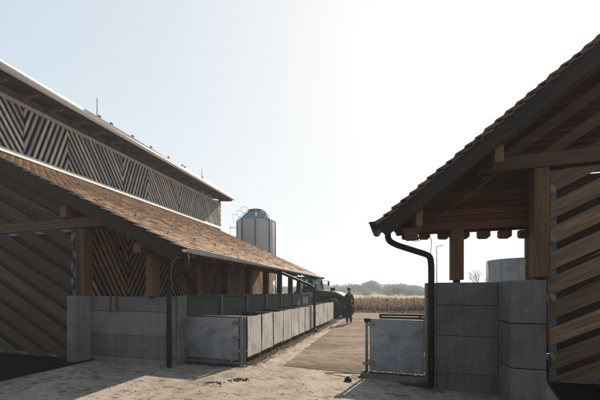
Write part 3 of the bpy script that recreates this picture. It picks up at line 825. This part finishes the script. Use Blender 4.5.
# right gate
rg = empty('pen_gate', (0, 6, 0), 'plain dark grey sheet gate beside the right downpipe', 'gate')
mb = MB(); mb.hexa([(-.46, 6.00, .10), (.50, 5.99, .10), (.50, 6.012, .10), (-.46, 6.022, .10)], [(-.46, 6.00, 1.09), (.50, 5.99, 1.08), (.50, 6.012, 1.08), (-.46, 6.022, 1.09)])
mb.build('gate_panel', M['galv_blue'], rg, .004)
MB().tube([(-.515, 6.0, 0), (-.515, 6.0, 1.08)], .028, 12).build('gate_post', M['steel'], rg)
MB().box(-.56, -.45, 5.96, 6.05, 1.02, 1.095).build('post_bracket', M['dark_metal'], rg)
for z in (.22, .95):
    MB().box(-.53, -.38, 5.965, 5.985, z, z + .05).build('latch', M['steel'], rg)
MB().box(-.62, .52, 5.88, 6.16, -.2, .075).build('gate_kerb', M['concrete_dark'], rg, .012)
# far rail of the right pen
rr = empty('pen_rail', (0.2, 8.2, 0), 'low rail behind the dark grey gate on the right', 'rail')
MB().box(-.38, 1.6, 8.16, 8.22, .98, 1.03).build('rail', M['manure'], rr)
MB().box(-.36, 1.6, 8.18, 8.2, .1, .96).build('rail_board', M['panel_dark'], rr)
for x in (-.36, .6, 1.5): MB().box(x - .03, x + .03, 8.225, 8.27, 0, 1.0).build('rail_post', M['steel'], rr)
# small block on the road seam
kb = MB().box(-.86, -.74, 5.50, 5.60, -.02, .06).box(-.83, -.77, 5.53, 5.57, .061, .085).build('stop_block', M['dark_metal'], None, .008, origin=(-.8, 5.55, 0))
tag(kb, 'small dark block on the ground in front of the right gate post', 'block')

# weeds at the right gate kerb
mb = MB()
for i in range(260):
    x = random.uniform(.1, .55); y = 5.85 - abs(random.gauss(0, .03)); a_ = random.uniform(0, 6.28)
    blade(mb, Vector((x, y, gh(x, y))), Vector((math.cos(a_) * .4, math.sin(a_) * .4, 1)).normalized(), random.uniform(.03, .12) * (1.3 if x > .4 else .6), .003)
tag(mb.build('kerb_weeds', M['weed']), kind='stuff', label='thin dry weeds at the kerb under the right gate', cat='weeds')

# ---------------------------------------------------------------- added barn shape behind the viewpoint, blocking skylight from the shaded walls
bb = empty('skylight_blocker', (-2, -9, 0), 'added unseen dark barn shape behind the viewpoint, blocking skylight from the shaded walls', 'barn')
MB().box(-20, 16, -8.2, -8.0, 0, 8).build('wall', M['board_left'], bb)
MB().prism([(-20, -7.4, 7.7), (-20, -14, 12.5), (-20, -20.6, 7.7), (-20, -20.6, 7.5), (-20, -14, 12.3), (-20, -7.4, 7.5)], (36, 0, 0)).build('roof', M['tile_right'], bb)
MB().box(-5, -1, -7.98, -7.92, .1, 4.4).build('door', M['board_right'], bb)
# ---------------------------------------------------------------- helpers for pixel placement of far objects
def at_depth(u, v, D):     # world point seen at photo pixel (u, v), D metres along the view axis
    xc = (u - 300) / F * D; zc = D; z = 1.6 + (291.5 - v) / F * D
    return Vector((xc * math.cos(A) - zc * math.sin(A), xc * math.sin(A) + zc * math.cos(A), z))

# tank
c = at_depth(519, 291.5, 19.0); tr = 1.72; c.z = 0
tk = empty('slurry_tank', (c.x, c.y, 0), 'round grey concrete tank rising behind the right concrete wall', 'tank')
MB().lathe(c, [(tr, 0), (tr, 3.52), (tr - .15, 3.52), (tr - .15, 3.0)], 64).build('tank_wall', M['concrete_wall'], tk)
mb = MB()
for k in range(12):
    a_ = 6.283 * k / 12 + .2; mb.box(-1, -1, 0, 0, 0, 0) if False else mb.tube([(c.x + (tr + .002) * math.cos(a_), c.y + (tr + .002) * math.sin(a_), 0), (c.x + (tr + .002) * math.cos(a_), c.y + (tr + .002) * math.sin(a_), 3.5)], .018, 6)
mb.build('panel_joints', M['concrete_dark'], tk)

# silo
D = 26.; c = at_depth(256.5, 291.5, D); c.z = 0; sr = 1.53
si = empty('feed_silo', (c.x, c.y, 0), 'tall cylindrical feed silo with a blue cone top behind the left barn roof', 'silo')
zt = 1.6 + (291.5 - 222) / F * D; zc_ = 1.6 + (291.5 - 212.5) / F * D
MB().lathe(c, [(.35, .9), (sr, 2.6), (sr, zt)], 48).build('silo_body', M['silo_body'], si)
MB().lathe(c, [(sr + .03, zt - .02), (sr + .03, zt + .03), (.62, zc_), (.62, zc_ + .12), (0.01, zc_ + .2)], 48).build('silo_cone', M['silo_cone'], si)
MB().lathe(c, [(.66, zc_ + .05), (.72, zc_ + .05), (.72, zc_ + .14), (.66, zc_ + .14)], 24).build('silo_lid', M['silo_rib'], si)
for k in range(8):
    a_ = 6.283 * k / 8 + .38
    q = [(c.x + r_ * math.cos(a_), c.y + r_ * math.sin(a_), z) for r_, z in ((sr + .05, 0), (sr + .05, zt), (.68, zc_ + .05))]
    MB().tube(q, .05, 6).build('silo_leg', M['silo_rib'], si)
# ladder with safety hoops, on the left side of the silo as seen
rt = Vector((math.cos(A), math.sin(A), 0))
la = Vector((c.x, c.y, 0)) - rt * (sr + .12)
f2 = Vector((-rt.y, rt.x, 0))
mb = MB()
for s in (-.2, .2): mb.tube([la + f2 * s + Vector((0, 0, 2)), la + f2 * s + Vector((0, 0, zt + .1)), Vector((c.x, c.y, 0)) - rt * .7 + f2 * s + Vector((0, 0, zc_ + .15))], .02, 6)
z = 2
while z < zt: mb.tube([la + f2 * -.2 + Vector((0, 0, z)), la + f2 * .2 + Vector((0, 0, z))], .013, 5); z += .3
ld = mb.build('ladder', M['steel'], si)
mb = MB()
for z in [3.2 + .75 * i for i in range(6)]:
    if z > zt - .1: break
    pts = [la + f2 * .3 * math.cos(t) - rt * .62 * math.sin(t) + Vector((0, 0, z)) for t in [math.pi * i / 10 for i in range(11)]]
    mb.tube(pts, .016, 5)
for t in (.35, .65):
    t2 = math.pi * t; o = f2 * .3 * math.cos(t2) - rt * .62 * math.sin(t2)
    mb.tube([la + o + Vector((0, 0, 3.2)), la + o + Vector((0, 0, zt - .3))], .012, 5)
dirc = (rt * (sr - .6) + Vector((0, 0, zc_ - zt))).normalized(); nn = Vector((-rt.x * dirc.z, -rt.y * dirc.z, dirc.dot(rt)))
for k in range(3):
    p0 = la + Vector((0, 0, zt + .05)) + dirc * (.15 + .5 * k)
    pts = [p0 + f2 * .34 * math.cos(t) + nn * .68 * math.sin(t) for t in [math.pi * i / 12 for i in range(13)]]
    pts = [p0 + dirc * .30 * math.cos(t) * 1.0 + f2 * .25 * math.cos(t) + nn * .66 * math.sin(t) for t in [math.pi * i / 12 for i in range(13)]]
    mb.tube(pts, .016, 5)
mb.build('safety_hoops', M['steel'], ld)

# lamp mast
p = at_depth(436.7, 291.5, 60); zt = 1.6 + (291.5 - 246) / F * 60
lm = empty('lamp_mast', (p.x, p.y, 0), 'thin tall lamp post far behind the right shed', 'lamp post')
MB().tube([(p.x, p.y, 0), (p.x, p.y, zt)], [.10, .06], 8).build('mast', M['dark_metal'], lm)
q = p + rt * .95
MB().tube([(p.x, p.y, zt - .05), (q.x, q.y, zt + .05)], .05, 6).build('lamp_arm', M['dark_metal'], lm)
mb = MB(); mb.beam((q.x - rt.x * .35, q.y - rt.y * .35, zt + .05), (q.x + rt.x * .25, q.y + rt.y * .25, zt + .1), .2, .09); mb.build('lamp_head', M['dark_metal'], lm)

# field marker
p = at_depth(387, 291.5, 24.5)
fm = empty('marker_post', (p.x, p.y, -.02), 'short blue and white banded marker post at the reed edge', 'marker post')
for i in range(5):
    MB().lathe(p, [(.001, .2 * i), (.075, .2 * i), (.075, .2 * i + .2), (.001, .2 * i + .2)], 12).build('band', M['blue' if i % 2 == 0 else 'white'], fm)
mb = MB()

# ---------------------------------------------------------------- tractor
tx = empty('tractor', (0, 0, 0), 'green tractor parked behind the far end of the pale fence', 'tractor')
def part_(mb, name, mat, parent=tx, bevel=0): return mb.build(name, M[mat], parent, bevel)
# local frame: +x forward, origin at the rear axle ground point
mb = MB()
pf = [(.55, 1.0), (.55, 1.62), (.9, 1.70), (2.1, 1.58), (2.62, 1.38), (2.78, 1.15), (2.75, .78), (.9, .72)]
mb.prism([(x, -.38, z) for x, z in pf], (0, .76, 0)); part_(mb, 'hood', 'tgreen', bevel=.09)
part_(MB().box(1.0, 2.45, -.395, -.385, 1.0, 1.32).box(1.0, 2.45, .385, .395, 1.0, 1.32).box(2.77, 2.80, -.25, .25, .85, 1.2), 'grille', 'black')
part_(MB().box(-.9, 2.6, -.3, .3, .55, .98), 'chassis', 'black', bevel=.05)
part_(MB().box(-.75, .6, -.62, .62, .98, 1.30), 'cab_base', 'tgreen', bevel=.05)
cab = MB()
for (xa, xb) in ((.58, .42), (-.72, -.66), (-.1, -.1)):
    for y in (-.66, .66): cab.beam((xa, y, 1.3), (xb, y * .92, 2.4), .07, .07)
part_(cab, 'cab_pillar', 'black')
part_(MB().box(-.85, .62, -.72, .72, 2.41, 2.56), 'cab_roof', 'tgreen', bevel=.06)
part_(MB().prism([(.56, -.6, 1.32), (.42, -.57, 2.39), (.42, .57, 2.39), (.56, .6, 1.32)], (.012, 0, 0)), 'windscreen', 'glass')
for y in (-.655, .645): part_(MB().prism([(-.66, y, 1.32), (-.62, y * .95, 2.39), (.38, y * .95, 2.39), (.5, y, 1.32)], (0, .012, 0)), 'side_glass', 'glass')
part_(MB().box(-.35, .1, -.25, .25, 1.3, 1.42).box(-.42, -.32, -.25, .25, 1.42, 1.95), 'driver_seat', 'black', bevel=.03)
part_(MB().tube([(.42, 0, 1.3), (.28, 0, 1.68)], .03).tube([(.28 + .12 * math.sin(t) * .6, .2 * math.cos(t), 1.68 + .2 * math.sin(t) * .5) for t in [6.283 * i / 12 for i in range(13)]], .015, 6), 'steering_wheel', 'black')
part_(MB().tube([(.7, -.45, 1.2), (.7, -.45, 2.05), (.78, -.45, 2.12)], .045, 10), 'exhaust', 'dark_metal')
for y in (-.95, .95): part_(MB().tube([(.45, y * .72, 2.3), (.75, y, 2.32), (.75, y, 2.1)], .018, 6).box(.73, .77, y - .09, y + .09, 1.98, 2.28), 'mirror', 'black')
part_(MB().box(1.55, 1.8, -.07, .07, 1.64, 1.83), 'air_intake', 'black')
for y in (-.42, .20): part_(MB().box(2.70, 2.81, y, y + .2, 1.22, 1.34), 'headlight', 'white', bevel=.02)
def wheel(x, y, r, w_):
    rc = [(r * .55, -w_ / 2), (r * .9, -w_ / 2), (r, -w_ * .35), (r, w_ * .35), (r * .9, w_ / 2), (r * .55, w_ / 2)]
    mb = MB(); n = 36
    vs_ = [(x + a_ * math.cos(6.283 * k / n), y + b_, r + a_ * math.sin(6.283 * k / n)) for a_, b_ in rc for k in range(n)]
    mb.add(vs_, [(i * n + k, i * n + (k + 1) % n, (i + 1) * n + (k + 1) % n, (i + 1) * n + k) for i in range(len(rc) - 1) for k in range(n)], True)
    for k in range(22):
        a_ = 6.283 * k / 22
        for s in (-1, 1):
            p1 = Vector((x + (r + .015) * math.cos(a_), y, r + (r + .015) * math.sin(a_))); p2 = Vector((x + (r + .01) * math.cos(a_ + .16), y + s * w_ * .47, r + (r + .01) * math.sin(a_ + .16)))
            mb.beam(p1, p2, .045, .05, (p1 - Vector((x, y, r))).normalized())
    wh = part_(mb, 'tyre', 'tyre')
    rc = [(.02, -.06), (r * .3, -.06), (r * .5, -w_ * .3), (r * .56, -w_ / 2 - .005), (r * .56, w_ / 2 + .005), (r * .5, w_ * .3), (r * .3, .06), (.02, .06)]
    m2 = MB(); vs_ = [(x + a_ * math.cos(6.283 * k / 24), y + b_, r + a_ * math.sin(6.283 * k / 24)) for a_, b_ in rc for k in range(24)]
    m2.add(vs_, [(i * 24 + k, i * 24 + (k + 1) % 24, (i + 1) * 24 + (k + 1) % 24, (i + 1) * 24 + k) for i in range(len(rc) - 1) for k in range(24)], True)
    m2.build('rim', M['rim'], wh)
for y in (-.85, .85): wheel(0, y, .82, .48); wheel(2.15, y * .92, .58, .36)
for y in (-1.08, .60): 
    mb = MB(); 
    arc = [(.92 * math.cos(t), .82 + .92 * math.sin(t)) for t in [R(25 + 13 * i) for i in range(11)]]
    mb.prism([(x, y, z) for x, z in arc] + [(x * .95, y, .82 + (z - .82) * .95) for x, z in arc[::-1]], (0, .48, 0)); part_(mb, 'mudguard', 'tgreen')
tp = at_depth(318.5, 291.5, 19.6); hd = A - R(38)
tx.location = (tp.x - .65, tp.y + .6, 0.0); tx.rotation_euler = (0, 0, hd)

# ---------------------------------------------------------------- person (walking away along the road)
pr = empty('person', (-2.17, 15.3, 0.01), 'person in dark speckled jacket and trousers walking on the road', 'person')
def skin(name, mat, nodes, edges, parent, root=0, sub=2):
    me = bpy.data.meshes.new(name); me.from_pydata([n[0] for n in nodes], edges, []); me.update()
    ob = bpy.data.objects.new(name, me); COL.objects.link(ob); ob.parent = parent
    sk = ob.modifiers.new('skin', 'SKIN'); sk.use_smooth_shade = True; sk.branch_smoothing = .6
    lay = me.skin_vertices[0] if me.skin_vertices else None
    if lay is None:
        bm = bmesh.new(); bm.from_mesh(me); bm.verts.layers.skin.verify(); bm.to_mesh(me); bm.free(); lay = me.skin_vertices[0]
    for i, n in enumerate(nodes):
        r_ = n[1]; r_ = r_ if isinstance(r_, tuple) else (r_, r_)
        lay.data[i].radius = r_; lay.data[i].use_root = (i == root)
    s = ob.modifiers.new('sub', 'SUBSURF'); s.levels = sub; s.render_levels = sub
    me.materials.append(M[mat]); return ob
def figure(k=1.0, only=None):
    nd = {'pelvis': ((0, 0, .95), (.105, .075)), 'waist': ((0, .01, 1.10), (.095, .07)), 'chest': ((0, .02, 1.32), (.125, .08)), 'collar': ((0, .02, 1.44), (.07, .055)),
          'neck': ((0, .03, 1.51), .048), 'skull': ((0, .04, 1.60), (.075, .09)), 'crown': ((0, .035, 1.70), (.07, .08)),
          'shl': ((-.155, .02, 1.41), .05), 'ell': ((-.205, -.02, 1.15), .036), 'wrl': ((-.215, .07, .91), .026), 'pal': ((-.215, .09, .84), (.032, .02)),
          'shr': ((.155, .02, 1.41), .05), 'elr': ((.205, -.05, 1.15), .036), 'wrr': ((.215, -.05, .91), .026), 'par': ((.215, -.04, .84), (.032, .02)),
          'hpl': ((-.08, 0, .88), .075), 'knl': ((-.085, .06, .50), .045), 'anl': ((-.08, -.10, .10), .04), 'tol': ((-.09, .03, .045), .035),
          'hpr': ((.08, 0, .88), .075), 'knr': ((.085, .10, .51), .045), 'anr': ((.08, .18, .09), .04), 'tor': ((.09, .32, .05), .035)}
    return nd
nd = figure(); order = list(nd); nd['hem'] = ((0, 0, .86), (.125, .095)); nd['nape'] = ((0, .025, 1.51), (.066, .064))
eds = [('pelvis', 'waist'), ('waist', 'chest'), ('chest', 'collar'), ('collar', 'neck'), ('neck', 'skull'), ('skull', 'crown'),
       ('chest', 'shl'), ('shl', 'ell'), ('ell', 'wrl'), ('wrl', 'pal'), ('chest', 'shr'), ('shr', 'elr'), ('elr', 'wrr'), ('wrr', 'par'),
       ('pelvis', 'hpl'), ('hpl', 'knl'), ('knl', 'anl'), ('anl', 'tol'), ('pelvis', 'hpr'), ('hpr', 'knr'), ('knr', 'anr'), ('anr', 'tor')]
nodes = [list(nd[k]) for k in order]; E_ = [(order.index(a_), order.index(b_)) for a_, b_ in eds]
for sfx, sx in (('pal', -1), ('par', 1)):      # fingers and thumb
    b0 = order.index(sfx); base = Vector(nodes[b0][0])
    for j, (dy, ln) in enumerate(((-.026, .060), (-.009, .072), (.009, .075), (.026, .064))):
        i0 = len(nodes); nodes.append([tuple(base + Vector((0, dy, -.045))), .009]); nodes.append([tuple(base + Vector((-sx * .012, dy + .004, -.045 - ln * .6))), .008]); nodes.append([tuple(base + Vector((-sx * .03, dy + .006, -.045 - ln))), .007])
        E_ += [(b0, i0), (i0, i0 + 1), (i0 + 1, i0 + 2)]
    i0 = len(nodes); nodes.append([tuple(base + Vector((-sx * .01, .038, .0))), .011]); nodes.append([tuple(base + Vector((-sx * .02, .058, -.04))), .009]); E_ += [(b0, i0), (i0, i0 + 1)]
body = skin('body', 'skin', [(tuple(n[0]), n[1]) for n in nodes], E_, pr)
def sub_fig(name, mat, keys, es, extra, root):
    ks = keys; nn_ = [(nd[k][0], tuple(x + extra * (1 if k not in ('ell','wrl','elr','wrr','nape') else .4) for x in (nd[k][1] if isinstance(nd[k][1], tuple) else (nd[k][1],) * 2))) for k in ks]
    return skin(name, mat, nn_, [(ks.index(a_), ks.index(b_)) for a_, b_ in es], pr, ks.index(root))
jk = sub_fig('jacket', 'jacket', ['hem', 'pelvis', 'waist', 'chest', 'collar', 'nape', 'shl', 'ell', 'wrl', 'shr', 'elr', 'wrr'], [('hem', 'pelvis'), ('pelvis', 'waist'), ('waist', 'chest'), ('chest', 'collar'), ('collar', 'nape'), ('chest', 'shl'), ('shl', 'ell'), ('ell', 'wrl'), ('chest', 'shr'), ('shr', 'elr'), ('elr', 'wrr')], .042, 'chest')
sub_fig('trousers', 'trousers', ['pelvis', 'hpl', 'knl', 'anl', 'hpr', 'knr', 'anr'], [('pelvis', 'hpl'), ('hpl', 'knl'), ('knl', 'anl'), ('pelvis', 'hpr'), ('hpr', 'knr'), ('knr', 'anr')], .026, 'pelvis')
for a_, b_ in (('anl', 'tol'), ('anr', 'tor')): sub_fig('shoe', 'shoes', [a_, b_], [(a_, b_)], .012, a_)
# hair cap, ears, nose
def blob(name, mat, c_, r_, parent):
    mb = MB(); n = 16; prof = []
    vs_ = []; rows = 10
    for i in range(rows + 1):
        t = math.pi * i / rows
        for k in range(n):
            a_ = 6.283 * k / n; vs_.append((c_[0] + r_[0] * math.sin(t) * math.cos(a_), c_[1] + r_[1] * math.sin(t) * math.sin(a_), c_[2] + r_[2] * math.cos(t)))
    mb.add(vs_, [(i * n + k, i * n + (k + 1) % n, (i + 1) * n + (k + 1) % n, (i + 1) * n + k) for i in range(rows) for k in range(n)], True)
    me = bpy.data.meshes.new(name); me.from_pydata(mb.v, [], mb.f); me.update()
    for p_ in me.polygons: p_.use_smooth = True
    me.materials.append(M[mat]); ob = bpy.data.objects.new(name, me); COL.objects.link(ob); ob.parent = parent; return ob
blob('hair', 'hair', (0, .015, 1.69), (.088, .095, .085), pr)
for s in (-1, 1): blob('ear', 'skin', (s * .082, .035, 1.64), (.012, .02, .032), pr)
blob('nose', 'skin', (0, .135, 1.625), (.014, .02, .022), pr)
for s in (-1, 1): blob('eye', 'white', (s * .032, .118, 1.655), (.013, .012, .010), pr)
blob('mouth', 'red', (0, .122, 1.58), (.024, .010, .006), pr)
pr.scale = (1.0, 1.0, 1.02); pr.rotation_euler = (0, 0, R(4))

# ---------------------------------------------------------------- reeds and grass belt
def reeds(x0, x1, y0, y1, n, hmin, hmax, mat, name, label):
    mb = MB()
    for i in range(n):
        x = random.uniform(x0, x1); y = y0 + (y1 - y0) * random.random() ** 1.4
        h = random.uniform(hmin, hmax) * (.75 + .5 * (noise.noise(Vector((x * .35, y * .3, 7))) + .5))
        a_ = random.uniform(0, 6.28); l = random.uniform(0, .28) * h
        p = Vector((x, y, -.06)); w_ = random.uniform(.012, .035); s = Vector((math.cos(a_), math.sin(a_), 0)) * w_
        t = p + Vector((math.cos(a_ + 1) * l, math.sin(a_ + 1) * l, h)); m_ = p + (t - p) * .55 + Vector((0, 0, h * .05))
        mb.add([p - s, p + s, m_ + s * .8, m_ - s * .8, t], [(0, 1, 2, 3), (3, 2, 4)])
        if random.random() < .35:
            s3 = s * 1.6; mb.add([t - s3 - Vector((0, 0, .16)), t + s3 - Vector((0, 0, .16)), t + s3 * .6, t - s3 * .6], [(0, 1, 2, 3)])
    tag(mb.build(name, M[mat]), kind='stuff', label=label, cat='reeds')
reeds(-9, 13, 25.2, 38, 26000, .42, 1.0, 'reed', 'dry_reeds', 'belt of dry brown reeds beyond the end of the road')
reeds(-9, 10, 23.6, 25.6, 5000, .08, .28, 'weed', 'verge_grass', 'short dry grass at the end of the yard')

# ---------------------------------------------------------------- trees
def crown_mesh(kind, h, w_, seed, nclump=90, leaf=.35, mat='leaf1'):
    rnd = random.Random(seed); mb = MB()
    lobes = []
    for i in range(rnd.randint(6, 9)):
        a_ = rnd.uniform(0, 6.283); rr_ = rnd.uniform(0, .34) * w_
        lobes.append((Vector((rr_ * math.cos(a_), rr_ * math.sin(a_), h * rnd.uniform(.36, .78))), w_ * rnd.uniform(.18, .32)))
    for i in range(nclump):
        c_, r_ = rnd.choice(lobes)
        d = Vector((rnd.gauss(0, 1), rnd.gauss(0, 1), rnd.gauss(0, .85))).normalized() * r_ * rnd.uniform(.45, 1.08)
        cc = c_ + d
        for j in range(16):
            p = cc + Vector((rnd.gauss(0, .32), rnd.gauss(0, .32), rnd.gauss(0, .28))) * (w_ / 8)
            u_ = Vector((rnd.gauss(0, 1), rnd.gauss(0, 1), rnd.gauss(0, 1))).normalized() * leaf * rnd.uniform(.4, 1); v__ = u_.orthogonal().normalized() * leaf * rnd.uniform(.3, .7)
            mb.add([p - u_, p - v__, p + u_, p + v__], [(0, 1, 2, 3)])
    return mb
def limbs(mb, rnd, p, d, l, r_, depth):
    q = p + d * l; mb.tube([p, p + d * l * .5 + Vector((rnd.gauss(0, .04), rnd.gauss(0, .04), 0)) * l, q], [r_, r_ * .8, r_ * .6], 5, False)
    if depth == 0: return
    for k in range(rnd.randint(2, 4)):
        nd_ = (d + Vector((rnd.gauss(0, .55), rnd.gauss(0, .55), rnd.uniform(-.1, .45)))).normalized()
        limbs(mb, rnd, p + d * l * rnd.uniform(.55, 1), nd_, l * rnd.uniform(.6, .8), r_ * .55, depth - 1)
def mktree(name, h, w_, seed, label, mat='leaf1', bare=False, nclump=90):
    t = empty(name, (0, 0, 0), label, 'tree'); rnd = random.Random(seed)
    mb = MB(); limbs(mb, rnd, Vector((0, 0, -.1)), Vector((0, 0, 1)), h * (.36 if not bare else .33), h * .022, 4 if bare else 2)
    mb.build('trunk', M['bark'], t)
    if not bare: crown_mesh(0, h, w_, seed, nclump, .32 * h / 8, mat).build('crown', M[mat], t)
    return t
protos = [mktree('broadleaf_tree', 9, 9, 11, 'x', 'leaf1', nclump=150), mktree('broadleaf_tree', 8, 9, 12, 'x', 'leaf2', nclump=150), mktree('broadleaf_tree', 10, 8, 13, 'x', 'leaf1', nclump=130), mktree('bare_tree', 9, 7, 14, 'x', bare=True)]
used = [False] * 4
GRP = 'hazy trees along the far edge of the field'
spots = []
rt_ = random.Random(5)
# (photo x, distance, height factor, kind)
lst = [(300, 175, 1.0, 0), (311, 200, 1.3, 1), (322, 190, 1.25, 2), (331, 170, 1.0, 0), (341, 195, 1.2, 1), (350, 180, 1.3, 0), (357, 160, 1.0, 2), (364, 185, 1.25, 1), (371, 165, 1.35, 2),
       (378, 175, 1.0, 0), (386, 180, 1.1, 1), (395, 170, 1.3, 0), (402, 165, 1.1, 2), (410, 160, 1.1, 0), (418, 180, 1.0, 1), (427, 175, .9, 0), (436, 185, 1.0, 1), (444, 190, .9, 2),
       (470, 160, .95, 1), (488, 170, 1.0, 0), (505, 175, 1.0, 1), (290, 185, 1.1, 0), (278, 190, 1.2, 1), (265, 185, 1.2, 2),
       *[(262 + 9.3 * i, 205 + 12 * math.sin(i * 2.1), 1.0 + .18 * math.sin(i * 1.7), i % 3) for i in range(22)], (388, 118, .62, 1), (398, 112, .68, 0), (408, 116, .6, 1), (420, 118, .5, 1), (340, 125, .5, 0), (366, 124, .48, 1)]
cnt = 0
for u, D, hf, kd in lst:
    p = at_depth(u, 291.5, D)
    t = protos[kd] if not used[kd] else copy_tree(protos[kd]); used[kd] = True
    t.location = (p.x, p.y, -.9 if D > 130 else -.5); s = hf * .74; kf = 1.5 if D > 130 else 1.0; p = at_depth(u, 291.5, D * kf); t.scale = (s * rt_.uniform(1.4, 1.9), s * rt_.uniform(1.4, 1.9), s * .85); t.rotation_euler = (0, 0, rt_.uniform(0, 6.28))
    near = D < 130
    t['label'] = 'low rounded bush standing in front of the hazy tree line' if near else 'hazy leafy tree in the distant tree line'
    t['category'] = 'bush' if near else 'tree'; t['group'] = 'bushes in front of the tree line' if near else GRP
    if near: t.name = 'bush'
for u, D, hf, lab in ((478, 62, 1.0, 'small bare tree between the two timber posts of the right shed'), (352, 150, 1.0, 'slender bare tree standing in the far tree line near the person')):
    p = at_depth(u, 291.5, D); t = protos[3] if not used[3] else copy_tree(protos[3]); used[3] = True
    t.location = (p.x, p.y, -.05); t.scale = (hf, hf, hf); t['label'] = lab; t['category'] = 'tree'; t.rotation_euler = (0, 0, hf * 5)

# ---------------------------------------------------------------- haze
mb = MB(); mb.box(-520, 520, -60, 620, -2, 34)
hz = mb.build('haze', bpy.data.materials.new('haze')); tag(hz, kind='stuff')
hm = hz.data.materials[0]; hm.use_nodes = True; hn = hm.node_tree; hn.nodes.clear()
out = hn.nodes.new('ShaderNodeOutputMaterial'); pv = hn.nodes.new('ShaderNodeVolumePrincipled')
pv.inputs['Color'].default_value = (.72, .86, 1, 1); pv.inputs['Density'].default_value = .0018; pv.inputs['Anisotropy'].default_value = .1
hn.links.new(pv.outputs[0], out.inputs['Volume'])
tag(hz, 'thin pale haze over the yard and fields', 'haze')
